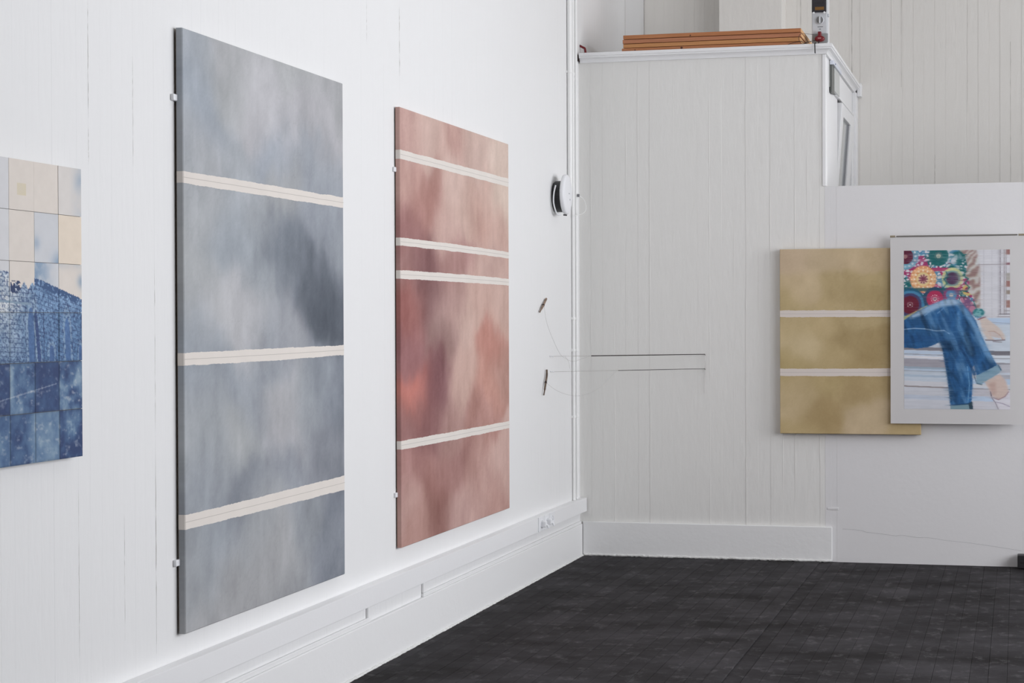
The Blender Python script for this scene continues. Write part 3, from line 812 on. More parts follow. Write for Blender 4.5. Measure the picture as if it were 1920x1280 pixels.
# ------------------------------------------------------------------ cyanotype on tiles
def tile_panel():
    PX, YR, ZT, S = 0.035, -6.9034, 1.9584, 0.1421
    NC, NR = 6, 6
    t = thing('tile_picture', (0.002, YR - NC*S/2, ZT - NR*S), 'blue and cream tiled picture of a brick building with arches', 'picture')
    box('backing_board', 0.0015, 0.024, YR - NC*S + 0.03, YR - 0.045, ZT - NR*S + 0.03, ZT - 0.03, mat('backing_wood', (150, 140, 128), 0.8), t)
    m = mat_vcol('printed_tile', 0.55)
    NAVY, MID, LIGHT, CREAM, PALE = map(np.array, ((42., 60., 100.), (74., 108., 147.), (138., 161., 182.), (210., 202., 194.), (201., 201., 203.)))
    box('grout_bed', PX - 0.0095, PX - 0.0035, YR - NC*S + 0.0015, YR - 0.0015, ZT - NR*S + 0.0015, ZT - 0.0015, mat('grout', (112, 106, 100), 0.9), t)
    # base tone of each tile, rows from the top, columns from the right (col 0 = rightmost)
    for cidx in range(NC):
        for ridx in range(NR):
            nx, nz = (46, 60) if cidx < 4 else (20, 20)
            col = 3 - cidx                       # 3 = rightmost, 0 = cut by the frame edge, negative further left
            y1 = YR - cidx*S - 0.0007; y0 = YR - (cidx + 1)*S + 0.0007
            z1 = ZT - ridx*S - 0.0007; z0 = z1 - S + 0.0014
            fx = np.linspace(0, 1, nx); fv = np.linspace(0, 1, nz)
            X, V = np.meshgrid(fx, fv, indexing='ij')     # V: 0 top .. 1 bottom
            gx, gv = X + col, V + ridx                     # continuous picture coordinates in tiles
            seed = 500 + cidx*13 + ridx*57
            n1_ = fbm(gx*3.1, gv*3.1, 900, 6); n2_ = fbm(X*4 + 3, V*5, seed, 5); n3_ = fbm(gx*16, gv*22, 930, 3)
            sky = np.ones(X.shape + (3,))
            if ridx <= 2:
                b = CREAM if (col + ridx) % 2 == 1 or col == 2 and ridx == 0 or col == 1 else PALE
                if (ridx, col) in ((1, 2), (0, 0), (1, 0)): b = PALE
                if (ridx, col) in ((0, 3),): b = (CREAM*0.6 + PALE*0.4)
                if (ridx, col) == (1, 3): b = np.array((216., 203., 187.))
                sky = b[None, None]*np.ones(X.shape + (1,)) + ((n2_ - 0.5)*8)[..., None]
                bl = 0
                if (ridx, col) == (0, 3): bl = 0.35*np.clip((X - 0.45)*1.6, 0, 1)*n2_ + 0.25*np.exp(-((X - .9)/.2)**2 - ((V - .25)/.2)**2)
                if (ridx, col) == (1, 2): bl = 0.55*np.exp(-((X - 1)/.25)**2 - ((V - 1)/.2)**2) + 0.35*np.exp(-((X - .08)/.15)**2 - ((V - .62)/.13)**2) + 0.06
                if (ridx, col) == (2, 2): bl = 0.75*np.exp(-((X - 0.1)/.5)**2)*np.clip(n2_*1.7, 0, 1)
                if (ridx, col) == (2, 3): bl = 0.6*np.exp(-((X - 1)/.18)**2 - ((V - 0.35)/.14)**2) + 0.3*np.exp(-(V/.1)**2)*n2_
                if np.any(bl): sky = sky*(1 - np.clip(bl, 0, 1)[..., None]) + (MID*0.6 + LIGHT*0.4)*np.clip(bl, 0, 1)[..., None]
                if (ridx, col) == (0, 1):
                    mk = (np.abs(X - .5) < .17) & (np.abs(V - .58) < .12)
                    sky = sky - mk[..., None]*np.array((6., 8., 22.))*(0.6 + 0.8*n2_[..., None])
            # building: everything below a slanting roof line
            roof = np.where(gx < 1.0, 2.13 + 0.08*(gx - 0), np.where(gx < 2.0, 2.47 + 0.06*np.sin(gx*19), 2.30 + (gx - 2.0)*0.21)) + (n3_ - .5)*0.05
            inb = gv > roof
            # brick courses fall away to the right, fine dark joints on pale faded bricks
            slope = np.where(gx < 2.0, 0.04, 0.17)
            rowc = (gv - gx*slope)*11.0
            off = np.floor(rowc) % 2*0.5
            jn_ = fbm(gx*9, gv*9, 941, 3)
            mort = (((rowc % 1.0) < 0.20) & (jn_ > 0.42)) | ((((gx*5.5 + off) % 1.0) < 0.09) & (jn_ > 0.50))
            left = np.clip(2.15 - gx, 0, 1)
            pale = np.array((198., 202., 205.))
            bri = pale*left[..., None] + (np.array((118., 148., 182.)))*(1 - left)[..., None]
            wash = np.clip((n1_ - 0.40)*2.6, 0, 1)*0.75
            bri = bri*(1 - wash)[..., None] + (MID*0.8 + LIGHT*0.2)*wash[..., None]
            if ridx == 3:
                fd = np.clip(0.30 + (gv - 3.0)*0.40 + (gx > 2.9)*0.15 - 0.5*np.clip(n1_ - 0.45, 0, 1)*2, 0, 0.85)
                bri = bri*(1 - fd)[..., None] + MID[None, None]*fd[..., None]
            bri = bri + ((n3_ - 0.5)*70)[..., None]
            sk_ = np.clip((fbm(gx*26, gv*30, 977, 3) - 0.55)*5, 0, 0.75)
            bri = bri*(1 - sk_)[..., None] + (NAVY*0.8 + MID*0.2)*sk_[..., None]
            dark = np.where(mort[..., None], bri*0.42 + NAVY*0.58, bri)
            img = np.where(inb[..., None], dark, sky) if ridx >= 2 else sky
            if ridx >= 2:
                # dark ruined mass above the wall
                mass = np.exp(-(((gx - 1.24)/0.24)**4 + ((gv - 2.50)/0.15)**4))*(0.55 + n1_)
                img = np.where(((mass > 0.55) & (n3_ < 0.62))[..., None], NAVY*0.95, img)
                # shaded eaves on the right hand wing
                ev = (gx > 2.0) & (gv > roof) & (gv < roof + 0.15) & (n3_ < 0.60)
                img = np.where(ev[..., None], MID*0.5 + NAVY*0.5, img)
                # arches: centre, springing line, half width, rise, lean, tone inside
                for (ac, asp, aw, ah, lean, shade) in ((1.86, 3.30, 0.13, 0.40, 0.06, MID*.55 + NAVY*.45), (2.10, 3.40, 0.07, 0.46, 0.16, NAVY), (2.70, 3.80, 0.10, 0.13, 0.02, MID*.4 + NAVY*.6), (3.36, 3.45, 0.11, 0.34, 0.08, MID*.6 + NAVY*.4), (3.93, 3.80, 0.07, 0.13, 0.02, MID*.5 + NAVY*.5)):
                    cx_ = ac + (gv - asp)*lean
                    up = np.clip(asp - gv, 0, 9)/ah
                    rad = np.hypot((gx - cx_)/aw, up)
                    inside = (rad < 1) & (gv < 4.0)
                    rim_ = (rad >= 1.75) & (rad < 1.95) & (gv < 4.0) & (n3_ < 0.56)
                    img = np.where(rim_[..., None], img*0.4 + NAVY*0.6, img)
                    ring = (rad >= 1) & (rad < 1.75) & (gv < 4.0) & (n3_ > 0.43)
                    img = np.where(ring[..., None], img*0.5 + (LIGHT*0.85 + PALE*.15)*0.5, img)
                    img = np.where(inside[..., None], img*0.18 + 0.82*(shade*(0.95 + 0.45*n1_[..., None]) + ((n3_ - .5)*22)[..., None]), img)
                # a pipe slanting across the building
                ln = np.abs(gv - (2.80 + (gx - 1.0)*0.05)) < 0.022
                if ridx == 2: img = np.where((ln & (gx < 1.85))[..., None], LIGHT*0.9, img)
                if ridx == 3: img = np.where(((np.abs(gx - 2.30 - 0.02*gv) < 0.012))[..., None], NAVY, img)
            if ridx >= 4:
                base = {(4, 0): (0.95, .25), (4, 1): (0.42, .5), (4, 2): (0.9, .28), (4, 3): (0.5, .6), (5, 0): (0.45, .35), (5, 1): (0.72, .35), (5, 2): (0.28, .35), (5, 3): (0.85, .45)}.get((ridx, col), (0.6, .4))
                k = np.clip(base[0] + (n1_ - 0.5)*base[1]*-2.4 + (n2_ - 0.5)*base[1]*-1.4, 0, 1)
                if (ridx, col) == (4, 1): k = np.clip(k + 0.35*(X - 0.4) + 0.2*(V - .4), 0, 1)
                if (ridx, col) == (5, 1): k = np.clip(k - 0.6*np.clip((X - 0.62 - 0.2*np.abs(V - .6))*3.5, 0, 1) , 0, 1)
                if (ridx, col) == (5, 3): k = np.clip(k - 0.75*np.exp(-((X - .5)/.28)**2 - ((V - .4)/.2)**2)*(n3_ + .4), 0, 1)
                if (ridx, col) == (4, 3): k = np.clip(k - 0.5*np.exp(-((V - .45 - .1*np.sin(X*5))/.10)**2) - 0.4*np.exp(-((X - .15)/.1)**2 - ((V - .25)/.12)**2) - 0.4*np.exp(-((V - .85 + .15*X)/.07)**2)*(n3_ + .4), 0, 1)
                img = (LIGHT*0.92)*(1 - k)[..., None] + NAVY*k[..., None]
                mid_ = 4*k*(1 - k)
                img = img + mid_[..., None]*(MID - (LIGHT + NAVY)/2)*0.5
                sp = np.clip((fbm(gx*7 + 3, gv*12, 955, 5) - 0.60)*3.2, 0, 0.6)*(0.35 + base[1])
                img = img*(1 - sp)[..., None] + PALE*0.95*sp[..., None]
                if ridx == 4:
                    sl = np.abs(gv - (4.72 - (gx - 0.6)*0.12)) < 0.012
                    img = np.where((sl & (gx < 2.9))[..., None], img*0.6 + PALE*0.4, img)
            # darker rim of each tile in the lower rows
            rim = np.minimum(np.minimum(X, 1 - X)*1.0, np.minimum(V, 1 - V))
            if ridx >= 3:
                img = img*(1 - 0.12*np.exp(-(rim/.03)**2))[..., None]
            cols = (lin_np(np.clip(img, 0, 255))*1.14).reshape(-1, 3)
            dep = rngf.uniform(-0.0005, 0.0005)
            yy = y0 + X*(y1 - y0); zz = z1 - V*(z1 - z0)
            idx = np.arange(nx*nz).reshape(nx, nz)
            front = np.stack([np.full(X.shape, PX + dep), yy, zz], -1).reshape(-1, 3)
            q = np.stack([idx[:-1, :-1], idx[:-1, 1:], idx[1:, 1:], idx[1:, :-1]], -1).reshape(-1, 4).tolist()
            # sides and back
            nb = len(front)
            back = np.array([(PX - 0.010, y0, z1), (PX - 0.010, y0, z0), (PX - 0.010, y1, z0), (PX - 0.010, y1, z1)])
            verts = np.vstack([front, back])
            e1 = idx[0, :].tolist(); e2 = idx[:, -1].tolist(); e3 = idx[-1, ::-1].tolist(); e4 = idx[::-1, 0].tolist()
            q.append(tuple(e1[::-1] + [nb + 0, nb + 1])); q.append(tuple(e2[::-1] + [nb + 1, nb + 2]))
            q.append(tuple(e3[::-1] + [nb + 2, nb + 3])); q.append(tuple(e4[::-1] + [nb + 3, nb + 0]))
            q.append((nb + 3, nb + 2, nb + 1, nb + 0))
            bcol = np.tile(cols.mean(0)*0.8, (4, 1))
            me = bpy.data.meshes.new('tile')
            me.from_pydata(verts.tolist(), [], q)
            me.update()
            set_colors(me, np.vstack([cols, bcol]))
            link('tile', me, m, t, (PX, (y0 + y1)/2, (z0 + z1)/2))
tile_panel()

# ------------------------------------------------------------------ hanging paper print of a seated figure
def paint_print(WP, HP, ss):
    """returns an (HP*ss, WP*ss, 3) array, a picture 200 x 298 units"""
    w, h = int(WP*ss), int(HP*ss)
    X, Y = np.meshgrid((np.arange(w) + 0.5)/ss, (np.arange(h) + 0.5)/ss)      # X right, Y down
    img = np.ones((h, w, 3))*np.array((186., 187., 192.))
    nz = fbm(X*0.05, Y*0.25, 71, 5)
    n_f = fbm(X*0.12, Y*0.12, 75, 4)
    def poly(pts):
        inside = np.zeros(X.shape, bool)
        n_ = len(pts)
        for i in range(n_):
            x1, y1 = pts[i]; x2, y2 = pts[(i + 1) % n_]
            if y1 == y2: continue
            c = ((Y >= min(y1, y2)) & (Y < max(y1, y2)))
            xi = x1 + (Y - y1)*(x2 - x1)/(y2 - y1)
            inside ^= (c & (X < xi))
        return inside
    def blur(a, rx, ry=0):
        out = a
        for ax, rr in ((1, int(rx*ss)), (0, int(ry*ss))):
            if rr < 1: continue
            k = np.ones(2*rr + 1)/(2*rr + 1)
            pad = [(0, 0)]*out.ndim; pad[ax] = (rr, rr)
            p = np.pad(out, pad, mode='edge')
            c = np.cumsum(np.insert(p, 0, 0, axis=ax), axis=ax)
            sl1 = [slice(None)]*out.ndim; sl2 = [slice(None)]*out.ndim
            L_ = out.shape[ax]
            sl1[ax] = slice(2*rr + 1, 2*rr + 1 + L_); sl2[ax] = slice(0, L_)
            out = (c[tuple(sl1)] - c[tuple(sl2)])/(2*rr + 1)
        return out
    def put(mask, c, a=1.0, soft=0.0, softy=0.0):
        nonlocal img
        k = mask.astype(float)
        if soft or softy: k = blur(k, soft, softy)
        k = (k*a)[..., None]
        img = img*(1 - k) + np.array(c, float)*k if np.ndim(c) == 1 else img*(1 - k) + c*k
    def line(x0, y0, x1, y1, wd, c, a=1.0):
        dx, dy = x1 - x0, y1 - y0
        L2 = dx*dx + dy*dy
        t_ = np.clip(((X - x0)*dx + (Y - y0)*dy)/L2, 0, 1)
        dist = np.hypot(X - x0 - t_*dx, Y - y0 - t_*dy)
        put(np.clip((wd/2 + 0.5 - dist), 0, 1), c, a)
    def polyline(pts, wd, c, a=1.0):
        for p, q in zip(pts[:-1], pts[1:]): line(*p, *q, wd, c, a)
    # --- steps and siding behind the figure
    put(Y > 125, (176, 184, 196))
    put((Y > 127) & (Y < 139) & (X > 150), (158, 180, 206), 0.8, 3, 1)
    put((Y > 140) & (Y < 160) & (X > 120), (176, 188, 200), 0.7, 4, 2)
    sl = X*0.035
    for (a, b, c, al) in ((180, 186, (112, 108, 114), 0.9), (187, 196, (168, 184, 204), 0.9), (193, 195, (130, 132, 140), .7), (197, 201, (196, 196, 202), 1), (202, 217, (142, 139, 148), .95), (217, 221, (110, 132, 150), .6),
                          (221, 225, (160, 176, 194), .9), (224, 226, (128, 134, 144), .5), (226, 244, (170, 180, 192), .9), (232, 236, (120, 150, 178), .35), (244, 253, (184, 184, 190), .9), (253, 255.5, (128, 118, 118), .9), (256, 300, (178, 180, 188), .9), (270, 278, (150, 168, 192), .4)):
        put((Y - sl > a) & (Y - sl < b) & (X < 100), c, al, 2, 0.6)
    for (a, b, c, al) in ((158, 188, (178, 188, 200), 1), (188, 196, (106, 104, 112), .95), (196, 201, (190, 196, 204), 1), (201, 203, (146, 150, 158), .8), (203, 210, (186, 194, 204), 1), (210, 213, (128, 126, 132), .8), (213, 228, (168, 168, 176), .9), (232, 240, (150, 150, 158), .7),
                          (240, 250, (160, 182, 206), .8), (250, 256, (186, 188, 194), .9), (258, 260, (128, 124, 130), .7), (260, 273, (172, 170, 178), .9), (273, 282, (160, 180, 204), .8), (282, 300, (182, 182, 190), .9)):
        put((Y - (X - 150)*0.02 > a) & (Y - (X - 150)*0.02 < b) & (X > 95), c, al, 2, 0.6)
    # --- door panels at the right
    put((X > 144) & (Y < 127), (190, 190, 196), 0.9, 1)
    for (x, wd, c, al) in ((151, 1.5, (150, 150, 158), .5), (166, 1.2, (160, 160, 166), .5), (178, 1.5, (150, 148, 156), .6), (181.5, 1.8, (104, 98, 108), .9), (189, 2, (128, 120, 126), .8), (192.5, 1.3, (110, 106, 112), .7)):
        line(x, 0, x, 121 if x > 175 else 128, wd, c, al)
    line(128, 28, 193, 28, 1.6, (140, 134, 140), .8)
    line(180, 120, 200, 120, 1.8, (116, 112, 122), .9); line(176, 125, 200, 125, 1.6, (126, 120, 128), .8); line(178, 121, 178, 125, 1.5, (126, 120, 128), .8)
    line(189, 114, 200, 114, 1.4, (136, 130, 136), .8)
    line(166, 135, 200, 138, 1.2, (130, 140, 156), .7)
    for (a, b, c) in ((0, 10, (138, 92, 88)), (25, 29, (116, 70, 78)), (44, 58, (150, 146, 140)), (58, 70, (136, 92, 86)), (76, 83, (130, 116, 104)), (94, 108, (140, 100, 92))):
        put((X > 193) & (Y > a) & (Y < b), c, 0.9, 1.5, 1)
    # --- swirling shrub behind the shoulder
    put(poly([(98, 0), (136, 0), (140, 10), (132, 24), (144, 34), (144, 112), (132, 116), (112, 96)]), (160, 140, 134), 0.9, 2)
    sw = np.sin((X*0.30 + Y*0.42 + 26*fbm(X*0.035, Y*0.03, 77, 3))*0.8)
    reg = poly([(98, 0), (136, 0), (144, 34), (144, 112), (132, 116), (112, 96), (108, 40)])
    put(reg & (sw > 0.35), (126, 96, 94), 0.7, 2, 1)
    put(reg & (sw < -0.45), (182, 186, 184), 0.7, 2, 1)
    put(reg & (sw > -0.2) & (sw < 0.15) & (n_f > 0.5), (148, 150, 120), 0.7, 1.2)
    # --- crocheted top: lattice first
    top = poly([(0, 0), (104, 0), (116, 10), (120, 30), (116, 44), (124, 62), (120, 76), (132, 88), (137, 108), (150, 118), (146, 126), (138, 128), (110, 106), (60, 112), (0, 132)])
    rng_ = np.random.RandomState(5)
    cs = rng_.rand(430, 2)*np.array((156, 134))
    D = np.full(X.shape, 1e9); D2 = np.full(X.shape, 1e9); I = np.zeros(X.shape, int)
    for i, (a, b) in enumerate(cs):
        q = np.hypot((X - a), (Y - b))
        nw = q < D
        D2 = np.where(nw, D, np.minimum(D2, q)); I = np.where(nw, i, I); D = np.where(nw, q, D)
    edge = (D2 - D) < 2.0
    latc = np.where((fbm(X*0.045, Y*0.045, 88, 2) > 0.5)[..., None], np.array((22., 92., 96.)), np.array((150., 44., 92.)))
    latc = np.where((fbm(X*0.05 + 9, Y*0.05, 99, 2) > 0.62)[..., None], np.array((66., 124., 158.)), latc)
    cell = np.where((rng_.rand(430)[I] > 0.22)[..., None], np.array((192., 190., 196.)), latc*0.5 + np.array((90., 90., 98.)))
    put(top, np.where(edge[..., None], latc, cell), 1.0)
    def disc(cx_, cy_, rx, ry=None): return np.hypot((X - cx_)/rx, (Y - cy_)/(ry or rx))
    def flower(cx_, cy_, rings, petals=0, pr=0, pc=None, dots=None, lim=top):
        dd = disc(cx_, cy_, 1.0)
        for rr, c in rings: put((dd < rr) & lim, c, 0.96, 0.5)
        if petals:
            an = np.arctan2(Y - cy_, X - cx_)
            put((dd < pr*(0.35 + 0.65*np.abs(np.cos(an*petals/2)))) & lim, pc)
        if dots:
            n_, dr, ds, dc = dots
            for k in range(n_):
                a = 2*math.pi*k/n_
                put((disc(cx_ + dr*math.cos(a), cy_ + dr*math.sin(a), ds) < 1) & lim, dc)
    flower(3, 11, [(25, (92, 148, 170)), (15, (88, 28, 48)), (4, (150, 110, 110))], dots=(16, 19.5, 2.2, (184, 194, 200)))
    flower(66, 11, [(19, (24, 92, 94)), (4.5, (190, 178, 160)), (2, (140, 150, 140))], dots=(14, 7, 0.8, (120, 100, 110)))
    flower(66, 11, [], dots=(18, 20.5, 1.9, (196, 196, 200)))
    put((Y > 33) & (Y < 39) & (X > 52) & (X < 84), (160, 48, 92), 0.9, 1)
    flower(37, 54, [(25, (208, 142, 92)), (20, (214, 172, 128)), (17, (200, 136, 86)), (13, (206, 184, 130)), (8.5, (198, 172, 150))], 9, 9.5, (120, 56, 78), dots=(12, 16, 1.8, (222, 208, 188)))
    flower(37, 54, [], dots=(16, 22, 1.4, (226, 196, 160)))
    flower(92, 53, [(20, (190, 190, 130)), (15, (96, 132, 140)), (11.5, (74, 46, 76))], 6, 7, (84, 60, 92))
    put((Y > 70) & (Y < 77) & (X < 100) & top, (20, 72, 84), 0.75, 2, 1)
    flower(12, 102, [(31, (28, 84, 112)), (27, (60, 120, 158)), (22, (60, 56, 96)), (17, (98, 26, 44))], dots=(10, 5, 0.8, (206, 196, 196)))
    flower(12, 102, [(1.8, (180, 160, 165))])
    flower(59, 91, [(22, (40, 70, 96)), (16, (168, 40, 78)), (4.2, (196, 190, 190)), (2.5, (120, 80, 96))], dots=(12, 7, 0.9, (220, 200, 204)))
    flower(90, 84, [(15, (130, 52, 92)), (10, (66, 126, 166)), (4, (176, 168, 160))])
    flower(121, 75, [(10.5, (196, 168, 92)), (5.5, (140, 50, 80))], 5, 6, (120, 40, 70))
    for seg in ([(100, 20), (110, 18), (112, 9), (118, 9)], [(106, 36), (118, 40), (112, 48), (122, 54), (116, 62), (124, 70), (119, 78), (110, 76)], [(80, 40), (84, 50), (76, 54), (82, 62), (70, 76)]):
        polyline(seg, 2.2, (16, 88, 90), 0.95)
    put(poly([(104, 86), (122, 88), (134, 104), (140, 118), (128, 122), (112, 104)]), (150, 40, 80), 0.55, 1.5)
    put(disc(141, 117, 11, 8) < 1, (34, 112, 118), 0.95, 1.5)
    put((disc(141, 117, 11, 8) < 1) & (n_f > 0.52), (120, 170, 176), 0.8, 1)
    put(poly([(0, 124), (14, 118), (34, 108), (44, 103), (46, 107), (30, 116), (10, 130), (0, 132)]), (180, 168, 96), 0.8, 1.5)
    # --- jeans
    leg = poly([(0, 131), (9, 125), (24, 115), (42, 106), (60, 99), (76, 92.5), (92, 90), (104, 94), (114, 104), (126, 118), (136, 132), (146, 158), (158, 184), (170, 206), (178, 218),
                (138, 236), (133, 214), (128, 222), (130, 250), (127, 288), (88, 291), (86, 268), (82, 236), (78, 214), (74, 190), (70, 170), (60, 176), (44, 182), (24, 184), (0, 182)])
    jn = np.array((38., 94., 152.))
    shade = 0.86 + 0.5*(fbm(X*0.06 + Y*0.02, Y*0.018, 120, 4) - 0.5)
    put(leg, jn[None, None]*shade[..., None], 1.0, 1.2)
    put(poly([(9, 125), (42, 106), (76, 92.5), (92, 90), (104, 94), (112, 104), (96, 103), (72, 106), (44, 118), (14, 128)]) & leg, (146, 172, 198), 0.9, 4, 3)
    put(poly([(104, 94), (126, 118), (146, 158), (172, 210), (164, 212), (140, 168), (120, 128), (100, 104)]) & leg, (104, 150, 192), 0.75, 3, 2)
    put(poly([(100, 118), (106, 112), (108, 140), (124, 170), (132, 200), (126, 196), (112, 168), (100, 146)]) & leg, (92, 144, 192), 0.6, 3)
    put(poly([(0, 160), (30, 158), (60, 163), (84, 168), (70, 172), (40, 170), (0, 176)]) & leg, (26, 70, 122), 0.5, 3, 2)
    put(poly([(66, 170), (92, 168), (98, 186), (86, 190), (74, 186)]), (18, 52, 88), 0.85, 3, 3)
    polyline([(90, 168), (104, 180), (116, 196), (126, 216), (133, 232)], 5, (22, 60, 104), 0.8)
    put(poly([(128, 196), (136, 192), (140, 222), (134, 234)]), (24, 62, 106), 0.6, 2)
    put(poly([(92, 206), (102, 190), (96, 224), (88, 250)]), (20, 56, 98), 0.6, 3)
    put(poly([(80, 220), (84, 214), (92, 280), (88, 288)]), (24, 70, 112), 0.5, 2)
    put(poly([(76, 130), (86, 126), (86, 150), (78, 154)]) & leg, (24, 66, 114), 0.7, 3, 3)
    put(poly([(66, 124), (70, 122), (70, 146), (64, 146)]) & leg, (24, 70, 120), 0.5, 3, 3)
    polyline([(40, 122), (52, 112), (60, 106)], 2, (120, 158, 196), .55); polyline([(64, 118), (76, 108)], 2, (120, 158, 196), .5)
    polyline([(0, 148), (20, 146), (40, 147), (62, 151), (76, 150), (86, 156)], 1.8, (140, 172, 204), .8)
    polyline([(120, 218), (124, 250), (121, 284)], 2.2, (96, 148, 190), .8)
    polyline([(0, 126), (90, 126)], 1.2, (40, 84, 130), .35)
    fold = np.clip((fbm(X*0.075 - Y*0.03, Y*0.02 + X*0.01, 170, 4) - 0.52)*5, 0, 1)*blur(leg.astype(float), 1.5)
    img = img*(1 - 0.30*fold[..., None])
    lite = np.clip((fbm(X*0.085 - Y*0.035 + 7, Y*0.018, 180, 4) - 0.56)*6, 0, 1)*blur(leg.astype(float), 1.5)
    img = img*(1 - 0.40*lite[..., None]) + np.array((112., 158., 200.))*0.40*lite[..., None]
    # cuffs
    put(poly([(136, 235), (177, 214), (184, 222), (180, 229), (145, 251), (139, 250)]), (112, 144, 164), 1, 0.6)
    polyline([(133, 236), (138, 249), (147, 251)], 2.0, (50, 78, 98), .7); polyline([(178, 215), (183, 224)], 2, (40, 70, 96), .8)
    put(poly([(88, 290), (122, 287), (128, 284), (130, 297), (88, 298)]), (106, 136, 148), 1, 0.6)
    put(poly([(122, 286), (129, 282), (131, 298), (124, 298)]), (30, 52, 68), 0.9, 0.6)
    polyline([(88, 290), (122, 287)], 2.5, (24, 60, 96), .8)
    # --- hand resting on the step, ankle and shoe
    put(poly([(143, 130), (154, 126), (166, 135), (180, 146), (189, 158), (191, 166), (186, 168), (180, 160), (172, 153), (162, 153), (166, 162), (170, 168), (158, 167), (148, 152)]), (188, 174, 166), 1, 1.6)
    put(poly([(158, 151), (172, 152), (179, 158), (182, 165), (174, 164), (162, 160)]), (182, 166, 160), .8, .8)
    polyline([(159, 152), (170, 152), (180, 158), (186, 167)], 1.2, (160, 124, 112), .8)
    polyline([(154, 168), (172, 169), (190, 168)], 1.8, (106, 90, 96), .9); polyline([(168, 171), (184, 172)], 1.4, (110, 100, 104), .8)
    polyline([(140, 130), (154, 125)], 2, (110, 50, 62), .8)
    put(poly([(152, 246), (180, 231), (192, 244), (197, 262), (192, 272), (178, 279), (168, 276), (162, 262)]), (188, 168, 159), 1, 2.0)
    put(poly([(160, 250), (172, 244), (174, 268), (166, 270)]), (166, 132, 124), .5, 3, 3)
    put(poly([(166, 272), (178, 280), (192, 272), (198, 262), (200, 262), (200, 298), (178, 298), (170, 286)]), (194, 192, 200), .95, 1)
    polyline([(163, 264), (165, 274), (178, 279), (190, 273), (197, 264)], 1.6, (130, 96, 104), .8)
    polyline([(163, 264), (166, 276), (172, 284), (178, 297)], 1.4, (84, 78, 92), .8); polyline([(172, 283), (186, 286), (200, 292)], 1.4, (136, 128, 150), .8)
    lum = img.mean(-1, keepdims=True)
    img = lum + (img - lum)*0.88
    sm = np.exp(-((X - 98)/14)**2)*(Y < 84)*(0.35 + 0.6*(fbm(X*0.02, Y*0.35, 160, 2) > 0.5))
    img = img*(1 - sm[..., None]*0.8) + blur(img, 7)*sm[..., None]*0.8
    # --- horizontal brush drag
    drag = blur(blur(img, 3), 2)
    far_ = blur(img, 12)
    k = np.clip(fbm(X*0.02, Y*0.9, 140, 3)*2.0 - 0.55, 0, 1.0)[..., None]
    img = img*(1 - k*0.9) + drag*k*0.9
    k2 = np.clip((fbm(X*0.012 + 3, Y*0.6, 150, 2) - 0.58)*4, 0, 0.6)[..., None]
    img = img*(1 - k2) + far_*k2
    img = img + ((nz - 0.5)*14)[..., None]
    rows = (np.random.RandomState(9).rand(h) - 0.5)*7
    img = img + rows[:, None, None]
    return np.clip(img, 0, 255)

